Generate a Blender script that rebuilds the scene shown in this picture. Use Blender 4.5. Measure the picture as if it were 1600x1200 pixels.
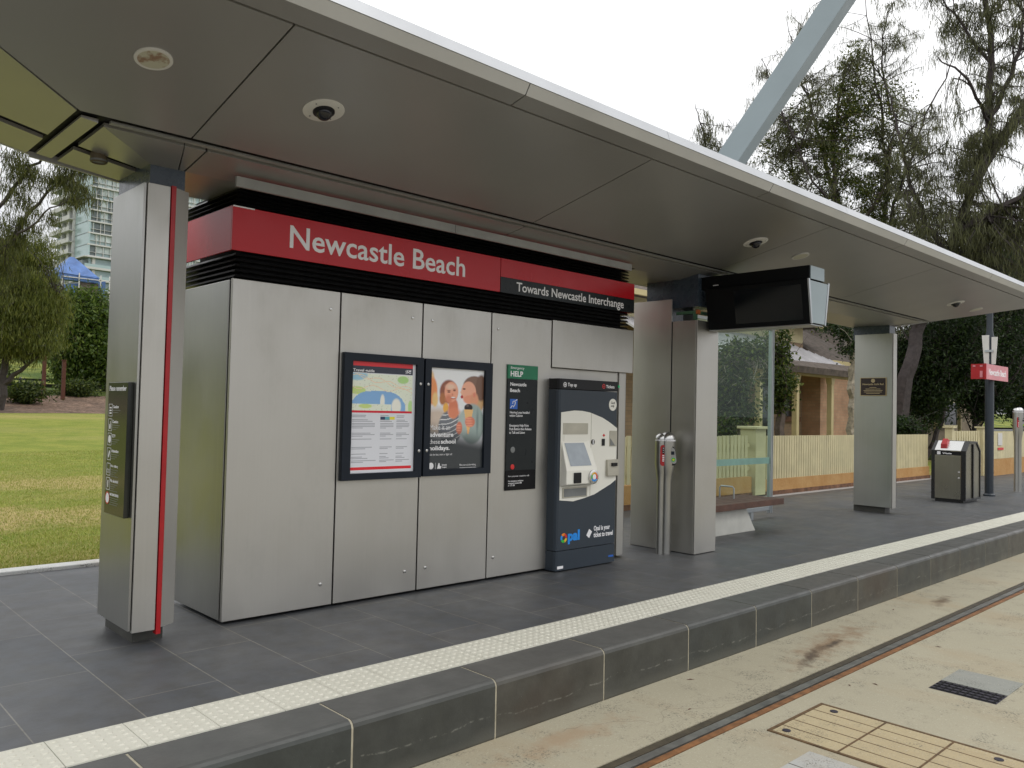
import bpy, bmesh, math, random
import numpy as np
from mathutils import Matrix, Vector
R = math.radians
PI = math.pi
for o in list(bpy.data.objects): bpy.data.objects.remove(o)
sc = bpy.context.scene
COL = sc.collection

# ------------------------------------------------------------------ camera
YAW, PITCH, ROLL = 0.7586, 0.03237, 0.0230
ca, sa, cb, sb = math.cos(YAW), math.sin(YAW), math.cos(PITCH), math.sin(PITCH)
fwd = Vector((sa*cb, ca*cb, sb)); rt = Vector((ca, -sa, 0)); up = rt.cross(fwd)
r_ = rt*math.cos(ROLL) + up*math.sin(ROLL); u_ = -rt*math.sin(ROLL) + up*math.cos(ROLL)
cam = bpy.data.cameras.new('camera'); co = bpy.data.objects.new('camera', cam); COL.objects.link(co)
m = Matrix(((r_.x, u_.x, -fwd.x, 0), (r_.y, u_.y, -fwd.y, 0), (r_.z, u_.z, -fwd.z, 1.4), (0, 0, 0, 1)))
co.matrix_world = m
cam.sensor_width = 36; cam.lens = 1273.5/1600*36; cam.clip_end = 3000; cam.clip_start = 0.05
sc.camera = co

# ------------------------------------------------------------------ sky and sun (overcast)
w = bpy.data.worlds.new('World'); sc.world = w; w.use_nodes = True
nt = w.node_tree; nt.nodes.clear()
N = nt.nodes.new; L = nt.links.new
SUN_EL, SUN_ROT = R(52), R(150)
sky = N('ShaderNodeTexSky'); sky.sky_type = 'NISHITA'; sky.sun_disc = False
sky.sun_elevation = SUN_EL; sky.sun_rotation = SUN_ROT; sky.dust_density = 4
tc = N('ShaderNodeTexCoord'); sep = N('ShaderNodeSeparateXYZ'); L(tc.outputs['Generated'], sep.inputs[0])
ramp = N('ShaderNodeValToRGB'); L(sep.outputs['Z'], ramp.inputs[0])
ramp.color_ramp.elements[0].position = 0.0; ramp.color_ramp.elements[0].color = (.50, .505, .53, 1)
ramp.color_ramp.elements[1].position = 0.45; ramp.color_ramp.elements[1].color = (1, 1, 1, 1)
e = ramp.color_ramp.elements.new(0.14); e.color = (.60, .605, .625, 1)
e = ramp.color_ramp.elements.new(0.27); e.color = (.80, .805, .815, 1)
noi = N('ShaderNodeTexNoise'); noi.inputs['Scale'].default_value = 2.2; noi.inputs['Detail'].default_value = 4
L(tc.outputs['Generated'], noi.inputs['Vector'])
mr = N('ShaderNodeMapRange'); mr.inputs[1].default_value = .3; mr.inputs[2].default_value = .7; mr.inputs[3].default_value = .88; mr.inputs[4].default_value = 1.05
L(noi.outputs['Fac'], mr.inputs[0])
mul = N('ShaderNodeVectorMath'); mul.operation = 'SCALE'; L(ramp.outputs['Color'], mul.inputs[0]); L(mr.outputs[0], mul.inputs['Scale'])
mul2 = N('ShaderNodeVectorMath'); mul2.operation = 'SCALE'; L(mul.outputs[0], mul2.inputs[0]); mul2.inputs['Scale'].default_value = 12.5
mix = N('ShaderNodeMixRGB'); mix.inputs[0].default_value = .93; L(sky.outputs[0], mix.inputs[1]); L(mul2.outputs[0], mix.inputs[2])
bg = N('ShaderNodeBackground'); bg.inputs['Strength'].default_value = .12; L(mix.outputs[0], bg.inputs[0])
out = N('ShaderNodeOutputWorld'); L(bg.outputs[0], out.inputs[0])
sl = bpy.data.lights.new('sun', 'SUN'); sl.energy = .7; sl.angle = R(24); sl.color = (1, .97, .92)
so = bpy.data.objects.new('sun', sl); COL.objects.link(so)
sdir = Vector((math.sin(SUN_ROT)*math.cos(SUN_EL), math.cos(SUN_ROT)*math.cos(SUN_EL), math.sin(SUN_EL)))
so.rotation_euler = sdir.to_track_quat('Z', 'Y').to_euler()
sc.view_settings.view_transform = 'Standard'; sc.view_settings.look = 'None'
sc.view_settings.exposure = 0; sc.view_settings.gamma = 1; sc.view_settings.use_curve_mapping = False

# ------------------------------------------------------------------ materials
def lin(c):
    return tuple((x/12.92 if x <= .04045 else ((x+.055)/1.055)**2.4) for x in c)
class NT:
    def __init__(s, name):
        s.m = bpy.data.materials.new(name); s.m.use_nodes = True; s.t = s.m.node_tree; s.t.nodes.clear()
        s.o = s.n('ShaderNodeOutputMaterial'); s.b = s.n('ShaderNodeBsdfPrincipled'); s.l(s.b.outputs[0], s.o.inputs[0])
        s.tc = s.n('ShaderNodeTexCoord'); s.P = s.tc.outputs['Object']
    def n(s, t, **k):
        q = s.t.nodes.new(t)
        for a, v in k.items(): setattr(q, a, v)
        return q
    def l(s, a, b): s.t.links.new(a, b)
    def world(s): g = s.n('ShaderNodeNewGeometry'); s.P = g.outputs['Position']; return s
    def map(s, scale=(1, 1, 1), rot=(0, 0, 0), loc=(0, 0, 0), src=None):
        q = s.n('ShaderNodeMapping'); q.inputs['Scale'].default_value = scale; q.inputs['Rotation'].default_value = rot; q.inputs['Location'].default_value = loc
        s.l(src or s.P, q.inputs[0]); return q.outputs[0]
    def noise(s, scale, detail=4, rough=.55, src=None, dist=0):
        q = s.n('ShaderNodeTexNoise'); q.inputs['Scale'].default_value = scale; q.inputs['Detail'].default_value = detail
        q.inputs['Roughness'].default_value = rough; q.inputs['Distortion'].default_value = dist
        s.l(src or s.P, q.inputs['Vector']); return q.outputs['Fac']
    def rng(s, f, a, b, c, d):
        q = s.n('ShaderNodeMapRange'); s.l(f, q.inputs[0])
        for i, v in enumerate((a, b, c, d)): q.inputs[i+1].default_value = v
        return q.outputs[0]
    def mixc(s, fac, a, b, mode='MIX'):
        q = s.n('ShaderNodeMixRGB', blend_type=mode)
        for i, v in ((0, fac), (1, a), (2, b)):
            if isinstance(v, (int, float)): q.inputs[i].default_value = v
            elif isinstance(v, tuple): q.inputs[i].default_value = tuple(v[:3])+(1,)
            else: s.l(v, q.inputs[i])
        return q.outputs[0]
    def math(s, op, a, b=0.):
        q = s.n('ShaderNodeMath', operation=op)
        for i, v in ((0, a), (1, b)):
            if isinstance(v, (int, float)): q.inputs[i].default_value = v
            else: s.l(v, q.inputs[i])
        return q.outputs[0]
    def bump(s, h, strength=.3, dist=.01, normal=None):
        q = s.n('ShaderNodeBump'); q.inputs['Strength'].default_value = strength; q.inputs['Distance'].default_value = dist
        s.l(h, q.inputs['Height'])
        if normal: s.l(normal, q.inputs['Normal'])
        s.l(q.outputs[0], s.b.inputs['Normal']); return q.outputs[0]
    def set(s, col=None, rough=None, metal=None, spec=None, trans=None, coat=None):
        for k, v in (('Base Color', col), ('Roughness', rough), ('Metallic', metal), ('Specular IOR Level', spec), ('Transmission Weight', trans), ('Coat Weight', coat)):
            if v is None: continue
            if isinstance(v, (int, float)): s.b.inputs[k].default_value = v
            elif isinstance(v, tuple): s.b.inputs[k].default_value = tuple(v[:3])+(1,)
            else: s.l(v, s.b.inputs[k])
        return s
def plain(name, col, rough=.5, metal=0., var=.12, scale=6., bump=0., spec=None):
    t = NT(name)
    f = t.rng(t.noise(scale, 5), .3, .7, 1-var, 1+var)
    q = t.n('ShaderNodeVectorMath', operation='SCALE'); q.inputs[0].default_value = col; t.l(f, q.inputs['Scale'])
    rr = t.rng(t.noise(scale*2.3, 3), .3, .7, rough*.85, min(1, rough*1.15))
    t.set(q.outputs[0], rr, metal, spec)
    if bump: t.bump(t.noise(scale*8, 4), bump, .005)
    return t.m
def brushed(name, col, rough, metal=1., streak=.05, blotch=.06):
    t = NT(name)
    a = t.noise(1., 3, src=t.map((90, 90, 1.2)))
    b = t.noise(1.3, 3)
    c = t.noise(26, 4)
    f = t.math('MULTIPLY', t.rng(a, .3, .7, 1-streak, 1+streak), t.rng(b, .3, .7, 1-blotch, 1+blotch))
    q = t.n('ShaderNodeVectorMath', operation='SCALE'); q.inputs[0].default_value = col; t.l(f, q.inputs['Scale'])
    d = t.noise(2.6, 6, .72, src=t.map((1, 1, .55), loc=(7, 3, 1)))
    sm = t.rng(d, .54, .70, 0, .10)
    cc = t.mixc(sm, q.outputs[0], (col[0]*.62, col[1]*.62, col[2]*.60))
    run = t.rng(t.noise(1., 5, .7, src=t.map((16, 16, .5), loc=(2, 9, 0))), .60, .75, 0, .12)
    cc = t.mixc(run, cc, (.62, .61, .58))
    t.set(cc, t.math('MULTIPLY', t.rng(b, .3, .7, rough*.86, rough*1.16), t.rng(d, .3, .7, .88, 1.12)), metal)
    # very slight oil-canning of the sheet
    t.bump(t.noise(1.1, 1), .12, .012)
    return t.m
M = {}
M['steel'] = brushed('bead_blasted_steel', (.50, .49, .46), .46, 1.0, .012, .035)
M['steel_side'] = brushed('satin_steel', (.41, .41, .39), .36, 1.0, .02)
M['inox'] = brushed('bright_steel', (.58, .58, .57), .28, 1.0, .04)
M['black'] = plain('black_gap', (.006, .006, .007), .6, spec=.2)
M['louvre'] = plain('black_louvre', (.012, .012, .013), .38, spec=.2)
M['navy'] = plain('dark_frame_paint', (.012, .017, .026), .35, spec=.2)
M['charcoal'] = plain('charcoal_panel', (.018, .022, .024), .3, spec=.2)
M['red'] = plain('red_sign_panel', (.47, .013, .020), .25, 0, .04, 1.5, 0, .3)
M['redstripe'] = plain('red_stripe', (.36, .006, .010), .35)
M['white'] = plain('white_lettering', (.80, .80, .82), .5, 0, .03)
M['palegrey'] = plain('pale_grey_trim', (.27, .272, .26), .45)
M['bluegrey'] = plain('blue_grey_paint', (.25, .305, .33), .45, 0, .05, 2)
M['headblue'] = plain('dark_slate_paint', (.045, .062, .085), .28, 0, .08)
M['fascia'] = plain('fascia_aluminium', (.47, .475, .47), .42, .3, .05, 2)
M['capping'] = plain('fascia_capping', (.50, .52, .55), .42, .15, .05, 2)
M['camwhite'] = plain('white_plastic', (.62, .61, .58), .4, 0, .04)
M['smoked'] = plain('smoked_dome', (.01, .01, .014), .06)
M['green_sign'] = plain('green_sign', (.0, .16, .07), .4)
M['blue_icon'] = plain('blue_symbol', (.02, .12, .50), .4)
M['machine'] = plain('machine_slate_paint', (.035, .046, .060), .36, 0, .06, 2, spec=.3)
M['machinewhite'] = plain('machine_cream', (.76, .75, .68), .4, 0, .03, 2)
M['machineshade'] = plain('machine_beige', (.42, .40, .33), .45)
M['machineblack'] = plain('machine_black', (.010, .010, .012), .35, spec=.25)
M['screen'] = plain('machine_screen', (.30, .34, .38), .12, 0, .1, 9)
M['opalblue'] = plain('opal_blue', (.01, .24, .72), .4)
M['icon_red'] = plain('icon_red', (.60, .02, .02), .4)
M['icon_orange'] = plain('icon_orange', (.80, .22, .02), .4)
M['icon_green'] = plain('icon_green', (.03, .42, .05), .4)
M['icon_yellow'] = plain('icon_yellow', (.72, .48, .02), .4)
M['greenled'] = plain('green_led', (.0, .55, .18), .3)
M['spot_brown'] = plain('spotlight_brown', (.09, .07, .04), .5)
M['grey_btn'] = plain('grey_speaker', (.18, .19, .19), .5, .3)
M['rulesign'] = plain('rule_sign_face', (.016, .019, .015), .15)
M['bronze'] = plain('bronze_plaque', (.025, .012, .012), .3)
M['gold'] = plain('gold_lettering', (.48, .38, .22), .4, .4)
M['green_tube'] = plain('green_steel_tube', (.06, .16, .09), .5)
M['orange_tip'] = plain('orange_tip', (.45, .12, .03), .5)
M['display_black'] = plain('display_housing', (.006, .007, .008), .5, spec=.12)
M['bin_steel'] = brushed('bin_steel', (.27, .265, .22), .3, 1.0, .03)
M['display_screen'] = plain('dead_screen', (.004, .006, .008), .14)
M['pole'] = plain('dark_pole_paint', (.016, .024, .034), .4)
M['signpink'] = plain('red_sign_sheen_tint', (.58, .20, .23), .35)  # glossy reflection on the red sign's long face, painted in as pink
M['timber'] = plain('bench_timber', (.095, .045, .030), .6, 0, .3, 8, .1)
M['concrete_leg'] = plain('white_concrete', (.50, .50, .46), .7, 0, .1, 5, .1)
M['alu'] = plain('aluminium', (.42, .45, .47), .35, .6, .05)
M['glassband'] = plain('frosted_band', (.25, .46, .40), .4)
M['binframe'] = plain('bin_black', (.01, .011, .012), .3)
M['post_rust'] = plain('rusty_post', (.10, .035, .02), .8)
M['rail_dark'] = plain('rail_rubber', (.055, .045, .028), .65, 0, .35, 14, .2)
M['rail_steel'] = plain('rail_steel', (.30, .30, .28), .38, .8, .3, 10)
M['rail_rust'] = plain('rail_rust', (.185, .082, .028), .75, .0, .4, 18, .3)

def mat_soffit():
    t = NT('soffit_panel').world()
    f = t.rng(t.noise(.7, 2), .3, .7, .94, 1.06)
    q = t.n('ShaderNodeVectorMath', operation='SCALE'); q.inputs[0].default_value = (.385, .378, .362); t.l(f, q.inputs['Scale'])
    t.set(q.outputs[0], t.rng(t.noise(2.5, 3), .3, .7, .33, .38), .6)
    return t.m
M['soffit'] = mat_soffit()
def mat_platform():
    t = NT('slate_paving').world()
    sp = t.n('ShaderNodeSeparateXYZ'); t.l(t.P, sp.inputs[0])
    cm = t.n('ShaderNodeCombineXYZ'); t.l(sp.outputs['Y'], cm.inputs[0]); t.l(sp.outputs['X'], cm.inputs[1])
    mp = t.map((1, 1, 1), loc=(.42, -.036, 0), src=cm.outputs[0])
    b = t.n('ShaderNodeTexBrick'); t.l(mp, b.inputs['Vector'])
    b.inputs['Scale'].default_value = 1; b.inputs['Brick Width'].default_value = .89; b.inputs['Row Height'].default_value = .445
    b.inputs['Mortar Size'].default_value = .0032; b.inputs['Mortar Smooth'].default_value = .2; b.offset = .37; b.squash = 1
    b.inputs['Bias'].default_value = 0
    b.inputs['Color1'].default_value = (.066, .073, .084, 1); b.inputs['Color2'].default_value = (.084, .088, .096, 1); b.inputs['Mortar'].default_value = (.20, .19, .17, 1)
    st = t.noise(1.0, 5, .6, src=t.map((1.2, 3.2, 1)))
    c = t.mixc(1., b.outputs['Color'], t.mixc(st, (.72, .76, .84), (1.28, 1.22, 1.10)), 'MULTIPLY')
    # cross joints are partly dark: break the pale mortar with dirt
    dirt = t.rng(t.noise(7, 4, .7), .42, .62, 0, 1)
    c = t.mixc(t.math('MULTIPLY', dirt, .45), c, (.05, .047, .040))
    fine = t.rng(t.noise(160, 3, .7), .3, .7, .88, 1.12)
    c = t.mixc(1., c, fine, 'MULTIPLY')
    # pale scuffs and gum spots
    v = t.n('ShaderNodeTexVoronoi'); v.inputs['Scale'].default_value = 1.9; t.l(t.P, v.inputs['Vector'])
    spot = t.rng(v.outputs['Distance'], .014, .026, .9, 0)
    c = t.mixc(spot, c, (.17, .17, .16))
    sc1 = t.rng(t.noise(1, 5, .7, src=t.map((.9, 9, 1), rot=(0, 0, .35))), .66, .76, 0, .5)
    c = t.mixc(sc1, c, (.22, .22, .21))
    rg = t.rng(t.noise(1.6, 5, .6), .3, .7, .36, .62)
    t.set(c, rg, 0, .5)
    h = t.math('SUBTRACT', t.math('MULTIPLY', t.noise(30, 5, .6, src=t.map((1, 2.2, 1))), .5), t.math('MULTIPLY', b.outputs['Fac'], .8))
    t.bump(h, .35, .004)
    return t.m
M['platform'] = mat_platform()
def mat_kerb():
    t = NT('kerb_stone').world()
    g = t.n('ShaderNodeNewGeometry')
    isl = g.outputs['Random Per Island']
    c = t.mixc(isl, (.040, .045, .042), (.058, .055, .046))
    c = t.mixc(1., c, t.rng(t.noise(6, 5, .65), .3, .7, .75, 1.25), 'MULTIPLY')
    sp = t.n('ShaderNodeSeparateXYZ'); t.l(t.P, sp.inputs[0])
    # pale scuff lines along the face and a washed-out foot
    wob = t.rng(t.noise(2.2, 4), .3, .7, -.03, .03)
    zz = t.math('ADD', sp.outputs['Z'], wob)
    line = t.rng(t.math('ABSOLUTE', t.math('ADD', zz, .185)), .002, .006, 1, 0)
    line = t.math('MULTIPLY', line, t.rng(t.noise(26, 4, .7), .48, .62, 0, .5))
    c = t.mixc(line, c, (.24, .24, .21))
    foot = t.rng(t.math('ADD', sp.outputs['Z'], t.rng(t.noise(3, 4), .3, .7, -.03, .04)), -.30, -.22, .32, 0)
    c = t.mixc(foot, c, (.17, .165, .14))
    spk = t.rng(t.noise(60, 3, .7), .72, .76, 0, .55)
    c = t.mixc(spk, c, (.3, .3, .28))
    stain = t.rng(t.noise(1.1, 3), .58, .75, 0, .6)
    c = t.mixc(stain, c, (.055, .035, .022))
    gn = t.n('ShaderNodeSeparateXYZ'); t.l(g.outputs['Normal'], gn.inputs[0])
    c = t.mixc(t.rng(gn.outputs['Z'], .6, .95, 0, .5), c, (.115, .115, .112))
    t.set(c, t.rng(t.noise(5, 4), .3, .7, .34, .56), 0)
    t.bump(t.noise(45, 5, .65), .25, .004)
    return t.m
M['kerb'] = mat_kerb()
M['mortar'] = plain('pale_mortar', (.36, .33, .25), .8, 0, .2, 20, .2)
def mat_tactile():
    t = NT('tactile_tile').world()
    c = t.mixc(t.noise(3, 5, .6), (.52, .51, .43), (.66, .65, .57))
    c = t.mixc(t.rng(t.noise(40, 4, .7), .55, .75, 0, .35), c, (.36, .35, .29))
    t.set(c, .6, 0); t.bump(t.noise(90, 4), .2, .002)
    return t.m
M['tactile'] = mat_tactile()
def mat_concrete(name='track_concrete', a=(.315, .288, .205), b=(.405, .372, .275), stain=True, fleck=.5):
    t = NT(name).world()
    c = t.mixc(t.noise(1.1, 6, .6), a, b)
    c = t.mixc(t.rng(t.noise(.9, 5, .6, src=t.map((1.6, .5, 1), loc=(3, 1, 0))), .52, .74, 0, .6), c, (.34, .255, .15))
    c = t.mixc(t.rng(t.noise(110, 3, .75), .56, .66, 0, fleck), c, (.20, .19, .16))
    c = t.mixc(t.rng(t.noise(85, 3, .75, src=t.map((1, 1, 1), loc=(9, 2, 0))), .60, .7, 0, .55), c, (.60, .57, .47))
    sp = t.rng(t.noise(4.5, 5, .7), .50, .62, 0, 1)
    c = t.mixc(t.math('MULTIPLY', sp, t.rng(t.noise(95, 2, .8), .54, .6, 0, .8)), c, (.08, .08, .065))
    if stain:
        for (x, y, rx, ry, rot, colr, f) in ((6.05, 2.83, .75, .14, .10, (.20, .11, .05), .7), (5.60, 2.76, .30, .05, .3, (.05, .032, .02), .8), (6.05, 2.80, .22, .035, .1, (.04, .03, .02), .8), (8.3, 2.80, .3, .06, .1, (.10, .06, .03), .8), (3.2, 2.9, .5, .09, 0, (.32, .2, .11), .5)):
            mp = t.n('ShaderNodeMapping', vector_type='TEXTURE'); mp.inputs['Location'].default_value = (x, y, -.3); mp.inputs['Rotation'].default_value = (0, 0, rot); mp.inputs['Scale'].default_value = (rx, ry, 1)
            t.l(t.P, mp.inputs[0])
            ln = t.n('ShaderNodeVectorMath', operation='LENGTH'); t.l(mp.outputs[0], ln.inputs[0])
            dd = t.math('ADD', ln.outputs['Value'], t.rng(t.noise(7, 5, .7), .3, .7, -.7, .7))
            c = t.mixc(t.rng(dd, .1, 1.2, f, 0), c, colr)
    # hairline cracks
    v = t.n('ShaderNodeTexVoronoi', feature='DISTANCE_TO_EDGE'); v.inputs['Scale'].default_value = .55
    nz = t.n('ShaderNodeTexNoise'); nz.inputs['Scale'].default_value = 3; t.l(t.P, nz.inputs['Vector'])
    vm = t.n('ShaderNodeVectorMath', operation='MULTIPLY_ADD'); t.l(nz.outputs['Color'], vm.inputs[0]); vm.inputs[1].default_value = (.5, .5, .5); t.l(t.P, vm.inputs[2])
    t.l(vm.outputs[0], v.inputs['Vector'])
    c = t.mixc(t.math('MULTIPLY', t.rng(v.outputs['Distance'], .0, .003, .5, 0), t.rng(t.noise(.8, 3, src=t.map(loc=(5, 5, 0))), .52, .6, 0, 1)), c, (.16, .14, .10))
    t.set(c, .85, 0)
    t.bump(t.noise(120, 4, .7), .4, .004)
    return t.m
M['concrete'] = mat_concrete()
M['concrete_plain'] = mat_concrete('edging_concrete', (.50, .51, .50), (.60, .60, .58), False, .2)
M['cover_fill'] = mat_concrete('cover_infill', (.38, .31, .175), (.46, .385, .24), False, .6)
M['patch_grey'] = mat_concrete('grey_patch', (.22, .235, .21), (.30, .30, .27), False, .2)
M['bluepatch'] = mat_concrete('pale_cover', (.36, .38, .38), (.45, .47, .46), False, .3)
M['grate'] = plain('grate_iron', (.035, .032, .045), .6, .3, .3, 30)
M['asphalt'] = plain('asphalt', (.055, .055, .056), .85, 0, .2, 3, .2)
M['path'] = plain('pale_path', (.34, .33, .32), .8, 0, .1, 2)
def mat_grass():
    t = NT('lawn_grass').world()
    big = t.noise(.16, 4, .6, src=t.map((.35, 1.4, 1)))
    mid = t.noise(1.4, 5, .7)
    base = t.mixc(t.rng(mid, .35, .65, 0, 1), (.19, .245, .038), (.285, .305, .060))
    straw = t.mixc(mid, (.52, .40, .19), (.40, .33, .12))
    sp = t.n('ShaderNodeSeparateXYZ'); t.l(t.P, sp.inputs[0])
    # worn band of straw-coloured turf across the near lawn
    y = t.math('ADD', sp.outputs['Y'], t.rng(t.noise(.55, 6, .75), .3, .7, -1.0, 1.0))
    def band(c0, wd, f): return t.rng(t.math('ABSOLUTE', t.math('SUBTRACT', y, c0)), wd*.3, wd, f, 0)
    f = t.math('MAXIMUM', band(10.8, 1.1, .95), band(15.0, 1.9, .9))
    f = t.math('MAXIMUM', f, band(7.6, 1.0, .6))
    f = t.math('MAXIMUM', f, t.rng(big, .52, .66, 0, .55))
    c = t.mixc(f, base, straw)
    c = t.mixc(t.rng(t.noise(5, 5, .75), .52, .7, 0, .5), c, (.12, .155, .03))
    c = t.mixc(1., c, t.rng(t.noise(38, 4, .75), .3, .7, .62, 1.38), 'MULTIPLY')
    t.set(c, .9, 0, .15)
    t.bump(t.noise(60, 4, .8), .9, .03)
    return t.m
M['grass'] = mat_grass()
M['mulch'] = (lambda t: (t.set(t.mixc(1., t.mixc(t.rng(t.noise(6, 5, .8), .4, .6, 0, 1), (.09, .05, .03), (.30, .20, .14)), t.rng(t.noise(1, 4), .3, .7, .6, 1.3), 'MULTIPLY'), .9), t.bump(t.noise(9, 5, .8), 1, .1), t.m)[-1])(NT('mulch').world())
M['cover'] = (lambda t: (t.set(t.mixc(t.rng(t.noise(.8, 5, .8), .4, .6, 0, 1), (.025, .05, .008), (.10, .13, .02)), .9, 0, .2), t.bump(t.noise(6, 5, .8), 1, .15), t.m)[-1])(NT('low_planting').world())
M['park_slope'] = (lambda t: (t.set(t.mixc(t.rng(t.noise(.12, 5, .7), .42, .58, 0, 1), (.06, .10, .015), (.24, .26, .05)), .9, 0, .2), t.bump(t.noise(1.5, 5, .8), 1, .3), t.m)[-1])(NT('park_slope').world())
def leafmat(name, c1, c2, c3, trans=.42):
    t = NT(name)
    g = t.n('ShaderNodeNewGeometry')
    r = t.n('ShaderNodeValToRGB'); t.l(g.outputs['Random Per Island'], r.inputs[0])
    el = r.color_ramp.elements; el[0].color = c1+(1,); el[1].color = c3+(1,); e = el.new(.6); e.color = c2+(1,)
    t.set(r.outputs[0], .5, 0, .35)
    tr = t.n('ShaderNodeBsdfTranslucent'); t.l(r.outputs[0], tr.inputs[0])
    mx = t.n('ShaderNodeMixShader'); mx.inputs[0].default_value = trans
    t.l(t.b.outputs[0], mx.inputs[1]); t.l(tr.outputs[0], mx.inputs[2]); t.l(mx.outputs[0], t.o.inputs[0])
    return t.m
M['leaf_olive'] = leafmat('casuarina_needles', (.055, .066, .016), (.095, .108, .024), (.16, .165, .04))
M['leaf_dark'] = leafmat('dark_leaves', (.012, .026, .008), (.022, .045, .012), (.050, .085, .018))
M['leaf_mid'] = leafmat('mid_leaves', (.020, .040, .008), (.050, .080, .012), (.13, .16, .025))
M['leaf_park'] = leafmat('park_leaves', (.035, .070, .010), (.08, .135, .018), (.17, .23, .04))
M['leaf_soft'] = leafmat('soft_olive_needles', (.070, .095, .018), (.135, .160, .030), (.23, .24, .05))
M['leaf_grey'] = leafmat('grey_casuarina_needles', (.075, .080, .042), (.12, .128, .056), (.18, .19, .075))
M['leaf_broad'] = leafmat('banksia_leaves', (.045, .070, .014), (.095, .125, .025), (.20, .205, .04))
M['bark'] = plain('grey_bark', (.10, .078, .062), .9, 0, .35, 9, .4)
M['bark_dark'] = plain('dark_bark', (.055, .045, .044), .9, 0, .3, 9, .4)
M['bark_pale'] = plain('pale_bark', (.26, .23, .17), .9, 0, .4, 14, .4)
M['cover_rust'] = plain('cover_rust', (.11, .065, .028), .8, 0, .4, 20, .3)
def mat_brick(name, c1, c2, mort):
    t = NT(name)
    sp = t.n('ShaderNodeSeparateXYZ'); t.l(t.P, sp.inputs[0])
    cm = t.n('ShaderNodeCombineXYZ'); t.l(t.math('ADD', sp.outputs['X'], sp.outputs['Y']), cm.inputs[0]); t.l(sp.outputs['Z'], cm.inputs[1])
    b = t.n('ShaderNodeTexBrick'); t.l(cm.outputs[0], b.inputs['Vector']); b.inputs['Scale'].default_value = 1
    b.inputs['Brick Width'].default_value = .235; b.inputs['Row Height'].default_value = .086; b.inputs['Mortar Size'].default_value = .006
    b.inputs['Color1'].default_value = c1+(1,); b.inputs['Color2'].default_value = c2+(1,); b.inputs['Mortar'].default_value = mort+(1,)
    c = t.mixc(1., b.outputs['Color'], t.rng(t.noise(2, 5), .3, .7, .8, 1.2), 'MULTIPLY')
    t.set(c, .9); t.bump(b.outputs['Fac'], -.3, .008)
    return t.m
M['brick'] = mat_brick('shaded_cottage_brick', (.26, .185, .12), (.31, .22, .14), (.22, .17, .12))  # darker than the wing brick: verandah shade is put into this colour
M['brick_light'] = mat_brick('wing_brick', (.44, .26, .165), (.49, .31, .20), (.38, .27, .18))
M['sandstone'] = (lambda t: (t.set(t.mixc(t.rng(t.noise(2.4, 5, .7), .35, .65, 0, 1), (.42, .22, .07), (.50, .30, .12)), .9), t.bump(t.noise(14, 5, .7), .6, .02), t.m)[-1])(NT('sandstone').world())
M['sandfoot'] = plain('stained_brick_footing', (.16, .08, .045), .9, 0, .5, 9, .4)
M['cream'] = plain('cream_paint', (.56, .50, .30), .6, 0, .12, 3)
M['cream_post'] = plain('cream_post_paint', (.50, .42, .22), .6, 0, .1, 3)
M['roof_zinc'] = plain('galvanised_roof', (.50, .49, .50), .45, .2, .15, 3)
M['roof_rust'] = plain('rusty_roof_edge', (.105, .085, .070), .8, .1, .4, 7)
M['window_dark'] = plain('dark_window', (.012, .014, .016), .1)
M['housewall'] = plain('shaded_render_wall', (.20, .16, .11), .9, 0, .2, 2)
M['tower_white'] = plain('tower_concrete', (.56, .56, .54), .7, 0, .08, .2)
M['tower_glass'] = plain('tower_glass', (.30, .39, .39), .15, .2, .18, .25)
M['tower_pale'] = plain('tower_pale_glass', (.36, .47, .47), .2, .2, .08, .15)
M['tower_dark'] = plain('tower_opening', (.13, .16, .165), .4, 0, .5, .3)
M['curtain'] = plain('tower_blinds', (.42, .48, .47), .5, 0, .3, .5)
M['tarp'] = plain('blue_tarp', (.085, .17, .40), .6, 0, .3, .8, .3)
def mat_glass():
    t = NT('shelter_glass')
    for n_ in (t.b,): t.t.nodes.remove(n_)
    g = t.n('ShaderNodeBsdfGlossy'); g.inputs['Roughness'].default_value = .02; g.inputs['Color'].default_value = (.9, .95, .95, 1)
    tr = t.n('ShaderNodeBsdfTransparent'); tr.inputs[0].default_value = (.84, .92, .88, 1)
    mx = t.n('ShaderNodeMixShader'); mx.inputs[0].default_value = .03; t.l(tr.outputs[0], mx.inputs[1]); t.l(g.outputs[0], mx.inputs[2]); t.l(mx.outputs[0], t.o.inputs[0])
    return t.m
M['glass'] = mat_glass()
def vcol(name, rough=.4):
    t = NT(name); a = t.n('ShaderNodeAttribute'); a.attribute_name = 'print'; t.l(a.outputs['Color'], t.b.inputs['Base Color']); t.set(rough=t.rng(t.noise(3, 2), .3, .7, rough*.9, rough*1.1)); return t.m
M['print'] = vcol('printed_sheet', .25)

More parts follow.
